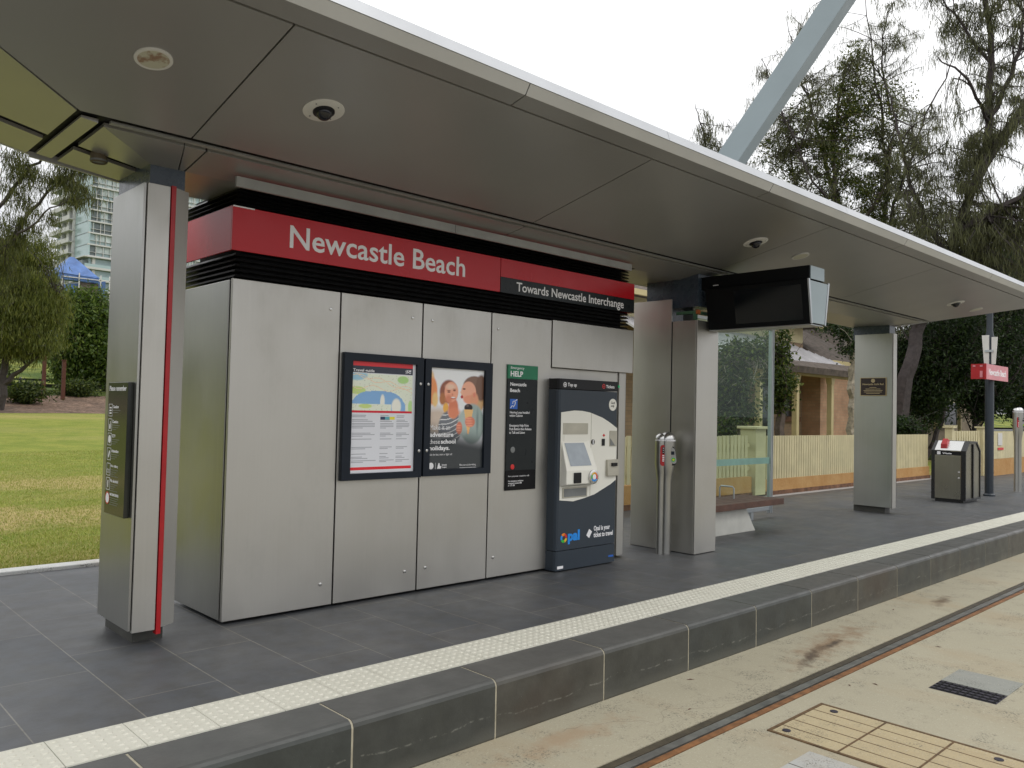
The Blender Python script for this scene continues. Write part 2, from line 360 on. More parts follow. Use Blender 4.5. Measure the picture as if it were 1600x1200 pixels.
# ------------------------------------------------------------------ mesh helpers
class MB:
    def __init__(s): s.v = []; s.f = []
    def add(s, vs, fs):
        o = len(s.v); s.v += [tuple(p) for p in vs]; s.f += [tuple(i+o for i in q) for q in fs]; return s
    def box(s, x0, x1, y0, y1, z0, z1):
        return s.add([(x0,y0,z0),(x1,y0,z0),(x1,y1,z0),(x0,y1,z0),(x0,y0,z1),(x1,y0,z1),(x1,y1,z1),(x0,y1,z1)],
                     [(0,3,2,1),(4,5,6,7),(0,1,5,4),(1,2,6,5),(2,3,7,6),(3,0,4,7)])
    def prism(s, poly, a, b, axis='z'):
        """poly in the two other axes; extruded from a to b"""
        n = len(poly)
        def P(p, t): return {'z': (p[0], p[1], t), 'y': (p[0], t, p[1]), 'x': (t, p[0], p[1])}[axis]
        vs = [P(p, a) for p in poly] + [P(p, b) for p in poly]
        fs = [tuple(range(n))[::-1], tuple(range(n, 2*n))] + [(i, (i+1) % n, n+(i+1) % n, n+i) for i in range(n)]
        return s.add(vs, fs)
    def hexa(s, low, high):
        n = len(low)
        return s.add(list(low)+list(high), [tuple(range(n))[::-1], tuple(range(n, 2*n))] + [(i, (i+1) % n, n+(i+1) % n, n+i) for i in range(n)])
    def lathe(s, prof, c, axis=(0, 0, 1), n=24, sx=1., sy=1.):
        ax = Vector(axis).normalized(); t = Vector((1, 0, 0)) if abs(ax.x) < .9 else Vector((0, 1, 0))
        a = ax.cross(t).normalized(); b = ax.cross(a); c = Vector(c); vs = []
        for r, h in prof:
            for i in range(n):
                th = 2*PI*i/n; vs.append(c + ax*h + a*(r*sx*math.cos(th)) + b*(r*sy*math.sin(th)))
        fs = []
        for k in range(len(prof)-1):
            for i in range(n):
                j = (i+1) % n; fs.append((k*n+i, k*n+j, (k+1)*n+j, (k+1)*n+i))
        fs.append(tuple(range(n))[::-1]); fs.append(tuple((len(prof)-1)*n+i for i in range(n)))
        return s.add(vs, fs)
    def cyl(s, c, r, h, axis=(0, 0, 1), n=20): return s.lathe([(r, 0), (r, h)], c, axis, n)
    def tube(s, pts, rad, n=6):
        pts = [Vector(p) for p in pts]
        if isinstance(rad, (int, float)): rad = [rad]*len(pts)
        vs = []; prev = None
        for i, p in enumerate(pts):
            d = (pts[min(i+1, len(pts)-1)] - pts[max(i-1, 0)]).normalized()
            t = prev if prev and abs(prev.dot(d)) < .95 else (Vector((1, 0, 0)) if abs(d.x) < .9 else Vector((0, 1, 0)))
            a = (t - d*t.dot(d)).normalized(); prev = a; b = d.cross(a)
            for k in range(n):
                th = 2*PI*k/n; vs.append(p + a*(rad[i]*math.cos(th)) + b*(rad[i]*math.sin(th)))
        fs = [(i*n+k, i*n+(k+1) % n, (i+1)*n+(k+1) % n, (i+1)*n+k) for i in range(len(pts)-1) for k in range(n)]
        fs += [tuple(range(n))[::-1], tuple((len(pts)-1)*n+k for k in range(n))]
        return s.add(vs, fs)
ROOTLOC = {}
def rootloc(p):
    while p.parent: p = p.parent
    return p.location
def ob(name, mb, mat, parent=None, bevel=0, smooth=False):
    me = bpy.data.meshes.new(name)
    off = rootloc(parent) if parent else Vector((0, 0, 0))
    me.from_pydata([(x-off.x, y-off.y, z-off.z) for x, y, z in mb.v], [], mb.f); me.update()
    me.materials.append(M[mat] if isinstance(mat, str) else mat)
    o = bpy.data.objects.new(name, me); COL.objects.link(o)
    if parent: o.parent = parent
    bm = bmesh.new(); bm.from_mesh(me); bmesh.ops.recalc_face_normals(bm, faces=bm.faces); bm.to_mesh(me); bm.free()
    if smooth:
        me.polygons.foreach_set('use_smooth', [True]*len(me.polygons))
        try: me.set_sharp_from_angle(angle=R(35))
        except Exception: pass
    if bevel:
        b = o.modifiers.new('bevel', 'BEVEL'); b.width = bevel; b.segments = 2; b.limit_method = 'ANGLE'; b.angle_limit = R(40)
    return o
def thing(name, label, cat, loc, group=None, rotz=0):
    o = bpy.data.objects.new(name, None); COL.objects.link(o); o.location = loc; o.rotation_euler = (0, 0, rotz); o.empty_display_size = .1
    o['label'] = label; o['category'] = cat
    if group: o['group'] = group
    return o
def tag(o, label, cat, group=None):
    o['label'] = label; o['category'] = cat
    if group: o['group'] = group
    return o
def struct(o, kind='structure', label=None, cat=None):
    o['kind'] = kind
    if label: o['label'] = label
    if cat: o['category'] = cat
    return o
TEXTS = []
def text(name, body, box, at, mat, parent, face='front', bold=0., lift=.0015):
    """box = (left, right, bottom, top) on the plane `at`; face 'front' looks to -y, 'left' looks to -x"""
    cu = bpy.data.curves.new(name, 'FONT'); cu.body = body; cu.size = 1; cu.offset = bold; cu.resolution_u = 3
    cu.extrude = 0.004
    o = bpy.data.objects.new(name, cu); COL.objects.link(o)
    TEXTS.append((o, name, box, at, mat, parent, face, lift))
def flush_text():
    bpy.context.view_layer.update(); dg = bpy.context.evaluated_depsgraph_get()
    for (o, name, box, at, mat, parent, face, lift) in TEXTS:
        me = bpy.data.meshes.new_from_object(o.evaluated_get(dg)); n = len(me.vertices)
        a = np.zeros(n*3); me.vertices.foreach_get('co', a); a = a.reshape(-1, 3)
        lo, hi = a.min(0), a.max(0); s0, s1, z0, z1 = box
        U = s0 + (a[:, 0]-lo[0])/(hi[0]-lo[0])*(s1-s0); V = z0 + (a[:, 1]-lo[1])/(hi[1]-lo[1])*(z1-z0)
        D = (a[:, 2]-lo[2])/(hi[2]-lo[2]+1e-9)*lift
        q = np.zeros_like(a)
        if face == 'front': q[:, 0] = U; q[:, 1] = at - D; q[:, 2] = V
        else: q[:, 0] = at - D; q[:, 1] = U; q[:, 2] = V
        off = rootloc(parent); q -= np.array(off)
        me.vertices.foreach_set('co', q.ravel()); me.update(); me.materials.clear(); me.materials.append(M[mat])
        for p in me.polygons: p.material_index = 0
        me.name = name
        bpy.data.objects.remove(o)
        no = bpy.data.objects.new(name, me); COL.objects.link(no); no.parent = parent
def printed(name, box, at, nx, nz, fn, parent, face='front'):
    """flat printed sheet: a fine grid whose faces carry the printed colours"""
    s0, s1, z0, z1 = box
    xs = np.linspace(0, 1, nx+1); zs = np.linspace(0, 1, nz+1)
    X, Z = np.meshgrid(xs, zs); U = s0+X*(s1-s0); V = z1+Z*(z0-z1)
    q = np.zeros(((nx+1)*(nz+1), 3))
    if face == 'front': q[:, 0] = U.ravel(); q[:, 1] = at
    else: q[:, 1] = U.ravel(); q[:, 0] = at
    q[:, 2] = V.ravel(); q -= np.array(rootloc(parent))
    fs = []
    for j in range(nz):
        for i in range(nx):
            a = j*(nx+1)+i; fs.append((a, a+nx+1, a+nx+2, a+1))
    me = bpy.data.meshes.new(name); me.from_pydata(q.tolist(), [], fs); me.update()
    cx, cz = np.meshgrid((xs[:-1]+xs[1:])/2, (zs[:-1]+zs[1:])/2)
    c = fn(cx.ravel(), cz.ravel())
    ca_ = me.color_attributes.new('print', 'FLOAT_COLOR', 'CORNER')
    c4 = np.ones((len(c), 4)); c4[:, :3] = np.clip(c*1.22, 0, .92); ca_.data.foreach_set('color', np.repeat(c4, 4, axis=0).ravel())
    me.materials.append(M['print'])
    o = bpy.data.objects.new(name, me); COL.objects.link(o); o.parent = parent; return o
def dup(root, loc, label, rotz=None):
    r = root.copy(); COL.objects.link(r); r.location = loc; r['label'] = label
    if rotz is not None: r.rotation_euler = (0, 0, rotz)
    for ch in list(root.children):
        c = ch.copy(); COL.objects.link(c); c.parent = r
        for g in list(ch.children):
            d = g.copy(); COL.objects.link(d); d.parent = c
    return r

# ================================================================== SETTING
G = MB().add([(-900, -900, -.36), (900, -900, -.36), (900, 900, -.36), (-900, 900, -.36)], [(0, 1, 2, 3)])
struct(ob('ground', G, 'asphalt'))
# track slab in strips between the rails' recesses
tb = MB()
for (y0, y1) in ((2.57, 3.155), (1.135, 2.40), (-9, .965)): tb.box(-20, 70, y0, y1, -.36, -.30)
tb.box(-20, 70, 2.39, 2.58, -.359, -.345); tb.box(-20, 70, .955, 1.145, -.359, -.345)
struct(ob('track_slab', tb, 'concrete'))
def rail(y0, label):
    t = thing('tram_rail', label, 'rail', (0, y0, -.345), 'grooved tram rails in the track')
    def st(nm, a, b, z, mt): ob(nm, MB().box(-20, 70, y0+a, y0+b, -.344, z), mt, t)
    st('rubber_strip', .121, .168, -.304, 'rail_dark')
    st('groove_floor', .112, .1205, -.322, 'black')
    st('running_head', .062, .1115, -.301, 'rail_steel')
    st('flange_groove', .050, .0615, -.318, 'rail_dark')
    st('guard_lip', .009, .0495, -.302, 'rail_rust')
    st('edge_gap', .001, .0085, -.318, 'black')
    return t
rail(2.40, 'grooved steel tram rail with a rusty lip, nearer the platform kerb')
rail(.965, 'second grooved tram rail, farther from the kerb')
# platform paving and raised strip
struct(ob('platform', MB().box(-8, 60, 3.42, 7.46, -.30, 0), 'platform'))
kb = MB(); mo = MB()
prof = [(3.425, -.30), (3.425, 0.001), (3.165, 0.001), (3.150, -.004), (3.138, -.014), (3.132, -.030), (3.130, -.29), (3.134, -.30)]
for k in range(-9, 60):
    x = 2.04+.866*k
    kb.prism(prof, x+.006, x+.860, 'x')
mo.prism([(y+.002, z-.0025) for y, z in prof], -6, 52, 'x')
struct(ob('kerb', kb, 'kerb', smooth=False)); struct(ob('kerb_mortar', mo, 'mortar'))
tt = MB()
for k in range(-12, 100):
    x = 1.262+.3045*k
    tt.box(x+.0015, x+.303, 3.432, 3.737, -.01, .006)
    near = -3 < k < 60
    if near:
        for i in range(6):
            for j in range(6):
                cx, cy = x+.027+.05*i, 3.459+.0503*j; n = 6
                vs = [(cx+.0165*math.cos(a*2*PI/n), cy+.0165*math.sin(a*2*PI/n), .0061) for a in range(n)] + [(cx+.0105*math.cos(a*2*PI/n), cy+.0105*math.sin(a*2*PI/n), .0108) for a in range(n)]
                tt.add(vs, [tuple(range(n, 2*n))]+[(a, (a+1) % n, n+(a+1) % n, n+a) for a in range(n)])
struct(ob('tactile_paving', tt, 'tactile'))
struct(ob('lawn_edging', MB().box(-12, 11.5, 7.46, 7.62, -.3, .03), 'concrete_plain', bevel=.008))
struct(ob('footpath', MB().box(11.5, 60, 7.18, 7.46, -.02, .004).box(11.5, 60, 7.46, 9.0, -.3, .01), 'path'))
def hgt(x, y):
    def ss(a, b, t): t = min(1, max(0, (t-a)/(b-a))); return t*t*(3-2*t)
    h = .8*ss(16, 40, y) + 1.15*ss(38.5, 50, y)
    h *= 1-ss(20, 34, x - .25*(y-40))
    h += 4.5*ss(61, 105, y)
    return h + .03*math.sin(x*.7)*math.sin(y*.5)*ss(9, 14, y)
def terrain(name, ys, xs, mat, dz=0.):
    vs = [(x, y, hgt(x, y)+dz) for y in ys for x in xs]; n = len(xs)
    fs = [(j*n+i, j*n+i+1, (j+1)*n+i+1, (j+1)*n+i) for j in range(len(ys)-1) for i in range(n-1)]
    return struct(ob(name, MB().add(vs, fs), mat, smooth=True))
xs1 = [-30+1.0*i for i in range(61)]
terrain('lawn', [7.61+.0]+[8+1.*i for i in range(31)]+[39], xs1, 'grass', .012)
xs2 = [-60+2*i for i in range(71)]
terrain('mulch_bed', [39, 40, 41, 42, 43, 44, 45, 46], xs2, 'mulch', .012)
terrain('low_planting', [46, 47, 48, 50, 52, 54, 56], xs2, 'cover', .012)
terrain('park_lawn', [56, 58.5], xs2, 'grass', .012)
terrain('park_road', [58.5, 60.5], xs2, 'path', .012)
terrain('park_ground', [60.5, 64, 68, 74, 80, 88, 98, 106, 120, 200, 330, 600], [-400, -200, -100, -50, -20, 0, 10, 20, 30, 40, 60, 100, 140, 220, 400], 'park_slope', .0)
terrain('back_yard_soil', [7.47, 8, 9, 12, 20, 39], [31, 33, 40, 50, 60, 90, 150], 'cover', -.02)

# near grass blades
rng = np.random.default_rng(3)
def blades(n, x0, x1, y0, y1, hh, wd):
    x = rng.uniform(x0, x1, n); y = y0+(y1-y0)*rng.uniform(0, 1, n)**1.6
    a = rng.uniform(0, PI, n); h = hh*rng.uniform(.5, 1.3, n); ln = rng.normal(0, .5, (n, 2))*h[:, None]
    z = np.array([hgt(a_, b_) for a_, b_ in zip(x, y)])+.01
    v = np.zeros((n, 3, 3))
    v[:, 0] = np.stack([x-np.cos(a)*wd, y-np.sin(a)*wd, z], 1); v[:, 1] = np.stack([x+np.cos(a)*wd, y+np.sin(a)*wd, z], 1)
    v[:, 2] = np.stack([x+ln[:, 0], y+ln[:, 1], z+h], 1)
    return v.reshape(-1, 3)
def rawmesh(name, v, k, mat, parent=None):
    n = len(v)//k; me = bpy.data.meshes.new(name); me.vertices.add(len(v)); me.vertices.foreach_set('co', np.asarray(v, dtype=np.float32).ravel())
    me.loops.add(len(v)); me.loops.foreach_set('vertex_index', np.arange(len(v), dtype=np.int32))
    me.polygons.add(n); me.polygons.foreach_set('loop_start', np.arange(0, len(v), k, dtype=np.int32)); me.polygons.foreach_set('loop_total', np.full(n, k, dtype=np.int32))
    me.update(calc_edges=True); me.materials.append(M[mat]); o = bpy.data.objects.new(name, me); COL.objects.link(o)
    if parent: o.parent = parent
    return o
M['blade'] = leafmat('grass_blades', (.19, .25, .03), (.31, .33, .06), (.50, .42, .19), .3)
o = rawmesh('grass', blades(120000, .6, 8.0, 7.63, 22, .028, .0045), 3, 'blade'); struct(o, 'stuff', 'short green and straw coloured grass blades on the lawn', 'grass')

# ================================================================== TRACK COVERS
t = thing('pit_cover', 'large tan concrete-filled pit cover with rusty steel grid, between the rails', 'pit cover', (4.42, 1.7, -.3))
ob('infill', MB().box(4.125, 4.72, 1.16, 2.245, -.302, -.2965), 'cover_fill', t)
fr = MB().box(4.105, 4.123, 1.14, 2.265, -.302, -.2945).box(4.722, 4.740, 1.14, 2.265, -.302, -.2945).box(4.123, 4.722, 2.247, 2.265, -.302, -.2945).box(4.123, 4.722, 1.14, 1.158, -.302, -.2945)
ob('frame', fr, 'cover_rust', t)
gb = MB()
for x in (4.243, 4.363, 4.483, 4.603): gb.box(x-.003, x+.003, 1.16, 2.245, -.3, -.2952)
for y in (1.88, 1.53): gb.box(4.125, 4.72, y-.005, y+.005, -.3, -.2942)
ob('grid_bars', gb, 'cover_rust', t)
for (x, y) in ((4.18, 2.19), (4.66, 2.15), (4.66, 1.30)): ob('lifting_socket', MB().cyl((x, y, -.2975), .022, .005), 'grate', t)
t = thing('drain_grate', 'small pit with a dark grate and grey concrete lid, right of the large cover', 'drain', (5.84, 1.76, -.3))
ob('lid', MB().box(5.775, 6.125, 1.565, 1.95, -.302, -.296), 'patch_grey', t)
gg = MB().box(5.552, 5.772, 1.565, 1.95, -.302, -.2985)
ob('grate', gg, 'grate', t)
g2 = MB()
for i in range(9): g2.box(5.56, 5.765, 1.578+.042*i, 1.588+.042*i, -.2985, -.295)
for i in range(4): g2.box(5.565+.055*i, 5.573+.055*i, 1.57, 1.945, -.2985, -.2945)
ob('bars', g2, 'black', t)
t = thing('service_cover', 'pale blue-grey square service cover at the bottom edge of the track', 'pit cover', (3.9, 1.75, -.3))
ob('lid', MB().box(3.62, 4.02, 1.30, 1.98, -.302, -.2965), 'bluepatch', t)
ob('seam', MB().box(3.62, 4.02, 1.62, 1.628, -.298, -.2955).box(3.80, 3.806, 1.30, 1.98, -.298, -.2957), 'rail_dark', t)

# ================================================================== CABINET
c = thing('station_cabinet', 'long stainless steel equipment cabinet with black louvres under the platform canopy', 'cabinet', (4.3, 5.4, 0))
ob('core', MB().box(2.30, 6.30, 5.065, 5.76, .03, 2.20), 'black', c)
ob('plinth', MB().box(2.36, 6.24, 5.09, 5.70, .0, .03), 'black', c)
doors = [(2.262, 3.052), (3.064, 3.778), (3.790, 4.488), (4.500, 5.208)]
locks = [((2.979, 2.078), (2.959, .171)), ((3.686, 2.083), (3.673, .174)), ((3.877, 2.081), (3.865, .181)), ((4.570, 2.075), (4.566, .184))]
for (x0, x1), lk in zip(doors, locks):
    d = ob('door', MB().box(x0, x1, 5.0, 5.028, .022, 2.205), 'steel', c, bevel=.003)
    for (lx, lz) in lk: ob('lock', MB().lathe([(.0115, 0), (.0115, .005), (.006, .007)], (lx, 5.0, lz), (0, -1, 0), 14), 'inox', d, smooth=True)
ob('upper_door', MB().box(5.220, 6.365, 4.995, 5.028, 1.792, 2.212), 'steel', c, bevel=.003)
ob('recess_panel', MB().box(5.214, 6.20, 5.045, 5.06, .022, 1.790), 'steel', c, bevel=.002)
ob('end_stile', MB().box(6.205, 6.30, 5.03, 5.06, .022, 1.790), 'steel', c, bevel=.002)
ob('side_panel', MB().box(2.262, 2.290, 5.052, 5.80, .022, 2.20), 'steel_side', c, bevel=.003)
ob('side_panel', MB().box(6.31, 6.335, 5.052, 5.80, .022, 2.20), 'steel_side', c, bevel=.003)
def louvre(z0, z1, n, ext=.0):
    b = MB().box(2.34, 6.25, 5.07, 5.72, z0, z1)
    s = MB()
    for i in range(n):
        z = z0+(i+.5)*(z1-z0)/n; h = (z1-z0)/n*.27
        s.hexa([(2.275, 5.012, z-h), (6.31, 5.012, z-h), (6.31, 5.95+ext, z-h), (2.275, 5.95+ext, z-h)], [(2.29, 5.03, z+h), (6.30, 5.03, z+h), (6.30, 5.95+ext, z+h), (2.29, 5.95+ext, z+h)])
    o = ob('louvre', b, 'black', c); ob('louvre_blades', s, 'louvre', o)
ob('sign_core', MB().box(2.34, 6.25, 5.07, 5.72, 2.385, 2.679), 'black', c)
louvre(2.212, 2.384, 5); louvre(2.68, 2.80, 4)
ob('top_trim', MB().box(2.165, 3.9, 4.78, 4.80, 2.737, 2.80).box(3.904, 6.05, 4.78, 4.80, 2.737, 2.80), 'palegrey', c)
ob('top_cover', MB().box(2.30, 6.25, 4.90, 5.72, 2.795, 2.812), 'black', c)

s = thing('station_name_sign', 'long red fascia sign reading Newcastle Beach, on the cabinet louvres', 'sign', (4.3, 5.0, 2.39))
ob('red_panel', MB().box(2.245, 4.574, 4.998, 5.012, 2.386, 2.672), 'red', s, bevel=.0015)
ob('red_strip', MB().box(4.580, 6.372, 4.998, 5.012, 2.517, 2.672), 'red', s)
ob('black_panel', MB().box(4.580, 6.372, 4.998, 5.012, 2.386, 2.515), 'charcoal', s)
ob('side_panel', MB().box(2.245, 2.259, 5.014, 5.86, 2.386, 2.672), 'red', s)
ob('end_panel', MB().box(6.358, 6.372, 5.014, 5.86, 2.386, 2.672), 'red', s)
ob('light_slot', MB().box(2.245, 2.39, 4.992, 4.9975, 2.664, 2.672), 'white', s)
text('lettering', 'Newcastle Beach', (2.648, 4.189, 2.458, 2.612), 4.998, 'white', s, bold=.012)
text('lettering', 'Towards Newcastle Interchange', (4.764, 6.207, 2.390, 2.492), 4.998, 'white', s, bold=.012)

# ---- poster cases
def case(x0, x1, z0, z1, px0, px1, pz0, pz1, label, bx):
    t = thing('poster_case', label, 'poster case', ((x0+x1)/2, 5.0, z0), 'black framed poster cases on the cabinet doors')
    f = MB().box(x0, px0, 4.962, 4.9995, z0, z1).box(px1, x1, 4.962, 4.9995, z0, z1).box(px0, px1, 4.962, 4.9995, z0, pz0).box(px0, px1, 4.962, 4.9995, pz1, z1)
    ob('frame', f, 'navy', t)
    for z in (1.585, 1.078): ob('lock', MB().lathe([(.011, 0), (.011, .004), (.006, .006)], (bx, 4.962, z), (0, -1, 0), 12), 'inox', t)
    return t
def lerp(a, b, f): return a+(b-a)*f[:, None]
def ell(x, y, cx, cy, rx, ry, soft=.12):
    d = np.sqrt(((x-cx)/rx)**2+((y-cy)/ry)**2); return np.clip((1+soft-d)/(2*soft), 0, 1)
C_ = lambda r, g, b: np.array(lin((r/255, g/255, b/255)))
def paint_guide(x, y):
    n = len(x); c = np.tile(C_(206, 208, 214), (n, 1))
    def put(mask, col): c[:] = lerp(c, np.tile(col, (n, 1)), mask.astype(float))
    m = (y > .108) & (y < .437) & (x < .955)
    put(m, C_(216, 222, 205))
    yy = (y-.108)/.329
    put(m*ell(x, y, .08, .12, .16, .05), C_(150, 190, 210)); put(m*ell(x, y, .80, .15, .09, .035), C_(165, 205, 130))
    put(m*ell(x, y, .93, .40, .04, .06), C_(175, 210, 140)); put(m*ell(x, y, .10, .26, .12, .035), C_(190, 210, 130))
    w_ = m & (yy > .47+.35*np.clip(np.abs(x-.42)/.42, 0, 2)**4) & (x < .85)
    w_ &= ~((x < .62) & (yy > .82)); put(w_, C_(126, 168, 212))
    put(w_*ell(x, y, .48, .36, .035, .07), C_(225, 226, 215)); put(m*ell(x, y, .70, .40, .075, .075), C_(226, 226, 214)); put(m*ell(x, y, .22, .40, .10, .02), C_(190, 210, 130))
    for (a, b, t_) in ((.3, .12, .4), (.0, .22, .12), (.55, .1, .5)):
        put(m & ~w_ & (np.abs(y-(b+t_*.3*x+.02*np.sin(x*14+a*9))) < .003), C_(230, 200, 170))
    hs = np.sin(x*91.7+y*57.3)*43758; hs = hs-np.floor(hs)
    put(m & ~w_ & (hs > .975), C_(180, 184, 170))
    put((y < .037) & (x < .955), C_(200, 40, 48)); put((y > .037) & (y < .10) & (x < .955), C_(42, 48, 62))
    put((y > .05) & (y < .088) & (x > .84) & (x < .93) & (hs > .35), C_(200, 200, 205))
    put((y > .437) & (y < .457) & (x < .955), C_(196, 34, 52))
    rows = (y > .47) & (y < .93); ln = (np.mod(y, .0145) < .0058); hx = np.sin(np.floor(y/.0145)*12.9)*43758; hx = hx-np.floor(hx)
    for (a, b) in ((.03, .40), (.45, .68), (.71, .93)):
        put(rows & ln & (x > a) & (x < a+(b-a)*(.25+.75*hx)) & (hx > .22), C_(150, 152, 160))
    put((y > .49) & (y < .517) & (x > .45) & (x < .53), C_(40, 60, 90)); put((y > .49) & (y < .517) & (x > .6) & (x < .68), C_(215, 205, 60)); put((y > .49) & (y < .517) & (x > .53) & (x < .6), C_(90, 160, 170))
    put((y > .945) & (y < .975) & (x < .965), C_(205, 38, 48))
    return c
t = case(3.080, 3.776, .878, 1.784, 3.150, 3.716, .925, 1.729, 'black framed poster case with a travel guide map and timetable, left of the photo poster', 3.748)
printed('poster_sheet', (3.151, 3.715, .926, 1.728), 4.985, 110, 150, paint_guide, t)
text('poster_lettering', 'Travel guide', (3.163, 3.345, 1.648, 1.674), 4.9845, 'white', t, bold=.02, lift=.0006)
def paint_ad(x, y):
    X = 125+x*510; Y = 125+y*970; n = len(x)
    c = np.tile(C_(222, 224, 230), (n, 1))
    def put(m_, col): c[:] = lerp(c, np.tile(C_(*col), (n, 1)), np.clip(m_, 0, 1))
    E_ = lambda cx, cy, rx, ry, s_=.1: ell(X, Y, cx, cy, rx, ry, s_)
    put(E_(200, 640, 160, 130, .3), (196, 180, 165))
    put(E_(140, 250, 26, 90, .2), (238, 190, 140)); put(E_(150, 350, 44, 130, .12), (226, 146, 96)); put(E_(176, 430, 26, 70, .2), (226, 190, 130))
    # woman
    put(E_(300, 350, 84, 115, .08), (138, 84, 66)); put(E_(275, 505, 26, 50, .15), (226, 170, 80)); put(E_(245, 420, 30, 60, .2), (170, 110, 70))
    put(E_(345, 500, 46, 90, .15), (206, 122, 92)); put(E_(350, 560, 60, 60, .3), (214, 132, 100))
    put(E_(324, 350, 64, 98, .07), (228, 160, 132)); put(E_(300, 420, 30, 40, .4), (206, 128, 100)); put(E_(318, 300, 44, 26, .5), (238, 190, 168))
    put(E_(300, 352, 14, 6, .3), (92, 58, 50)); put(E_(352, 336, 13, 6, .3), (92, 58, 50)); put(E_(299, 338, 18, 4, .4), (130, 84, 66)); put(E_(352, 322, 16, 4, .4), (130, 84, 66)); put(E_(334, 376, 8, 13, .5), (206, 132, 106))
    put(E_(342, 408, 24, 11, .2), (176, 74, 66)); put(E_(342, 404, 20, 6, .3), (246, 236, 230))
    body = E_(320, 700, 110, 170, .06)*(1-E_(345, 540, 52, 72, .1)); put(body, (112, 116, 122))
    st = (np.mod(Y+.35*X-12*np.sin(X/40), 44) < 9).astype(float); put(body*st, (214, 214, 216))
    # child
    put(E_(585, 400, 60, 150, .08), (196, 160, 116)); put(E_(545, 290, 112, 106, .06), (124, 96, 82)); put(E_(610, 300, 55, 130, .1), (112, 84, 70))
    put(E_(488, 345, 72, 104, .06), (232, 166, 140)); put(E_(500, 420, 60, 44, .15), (222, 150, 122)); put(E_(545, 420, 40, 70, .2), (214, 150, 118))
    put(E_(444, 316, 14, 7, .3), (70, 46, 40)); put(E_(424, 395, 12, 16, .2), (170, 52, 56)); put(E_(420, 350, 12, 12, .5), (236, 176, 150)); put(E_(545, 372, 12, 24, .3), (214, 130, 108))
    put(E_(530, 660, 118, 200, .06), (150, 166, 162)); put(E_(440, 660, 50, 130, .15), (166, 180, 176)); put(E_(580, 640, 12, 110, .5), (120, 136, 134))
    put(E_(490, 498, 40, 36, .1), (44, 36, 36)); put(E_(480, 480, 14, 10, .4), (98, 84, 78))
    cone = ((Y > 520) & (Y < 760) & (np.abs(X-492) < (760-Y)*.16+6)).astype(float); put(cone, (236, 180, 120))
    put(E_(508, 640, 48, 52, .1), (206, 122, 98))
    for k in range(4): put(E_(490+5*k, 606+24*k, 34, 9, .3), (226, 148, 122))
    put(E_(406, 700, 28, 62, .12), (206, 122, 98)); 
    for k in range(3): put(E_(398, 676+24*k, 22, 7, .3), (226, 150, 124))
    f = np.clip((Y-(590+.22*(X-125)))/230, 0, 1); f = f*f*(3-2*f); c[:] = lerp(c, np.tile(C_(36, 42, 45), (n, 1)), f*.97)
    return c
t = case(3.794, 4.484, .882, 1.782, 3.853, 4.408, .930, 1.718, 'black framed poster case with a photo of a woman and a child eating ice cream', 3.822)
printed('poster_sheet', (3.854, 4.407, .931, 1.717), 4.985, 120, 200, paint_ad, t)
for body, bx, b in (('Make it an', (3.866, 4.064, 1.236, 1.275), 0.), ('adventure', (3.864, 4.100, 1.181, 1.218), .03), ('these', (3.862, 3.966, 1.128, 1.162), 0.), ('school', (3.976, 4.124, 1.128, 1.162), .03), ('holidays.', (3.861, 4.065, 1.068, 1.112), .03), ('Ride the bus, train or light rail', (3.861, 4.090, 1.033, 1.053), 0.)):
    text('poster_lettering', body, bx, 4.9845, 'white', t, bold=b, lift=.0006)
lg = MB().lathe([(.026, 0), (.026, .0008)], (3.884, 4.9843, .958), (0, -1, 0), 14)
lg.box(3.928, 3.930, 4.9838, 4.9845, .932, .982).box(4.17, 4.345, 4.984, 4.9845, .934, .937)
lg.add([(3.945, 4.984, .935), (3.957, 4.984, .978), (3.968, 4.984, .978), (3.972, 4.984, .955), (3.985, 4.984, .955), (3.983, 4.984, .935)], [(0, 1, 2, 3, 4, 5)])
ob('poster_emblem', lg, 'white', t)
text('poster_lettering', 'Newcastle\nTransport', (3.990, 4.040, .936, .970), 4.9845, 'white', t, bold=.02, lift=.0006)
text('poster_lettering', 'Plan your trip by visiting', (4.17, 4.34, .946, .966), 4.9845, 'white', t, lift=.0006)

# ---- help point
t = thing('help_point', 'narrow charcoal emergency help panel with a green HELP header, left of the ticket machine', 'help point', (4.855, 5.0, .727))
ob('panel', MB().box(4.678, 5.034, 4.988, 4.9995, .895, 1.668), 'charcoal', t)
ob('lower_panel', MB().box(4.678, 5.034, 4.988, 4.9995, .727, .894), 'black', t)
ob('header', MB().box(4.678, 5.034, 4.986, 4.9995, 1.669, 1.787), 'green_sign', t)
for body, bx, b in (('Emergency', (4.709, 4.867, 1.744, 1.772), 0), ('HELP', (4.708, 4.853, 1.687, 1.733), .03)):
    text('lettering', body, bx, 4.986, 'white', t, bold=b, lift=.0008)
for body, bx, b in (('Newcastle', (4.709, 4.898, 1.607, 1.638), .02), ('Beach', (4.707, 4.822, 1.555, 1.586), .02), ('Hearing Loop Installed\nwithin Cabinet', (4.708, 4.943, 1.347, 1.394), .01),
                    ('Emergency Help Point\nPush Button then Release\nto Talk and Listen', (4.708, 4.970, 1.203, 1.284), .01), ('For customer enquiries call', (4.708, 4.952, .836, .852), 0), ('For emergency assistance\nemergency service 000\nor 131 500', (4.708, 4.885, .762, .812), .01)):
    text('lettering', body, bx, 4.988, 'white', t, bold=b, lift=.0008)
ob('ear_symbol_tile', MB().box(4.708, 4.796, 4.9865, 4.988, 1.412, 1.497), 'blue_icon', t)
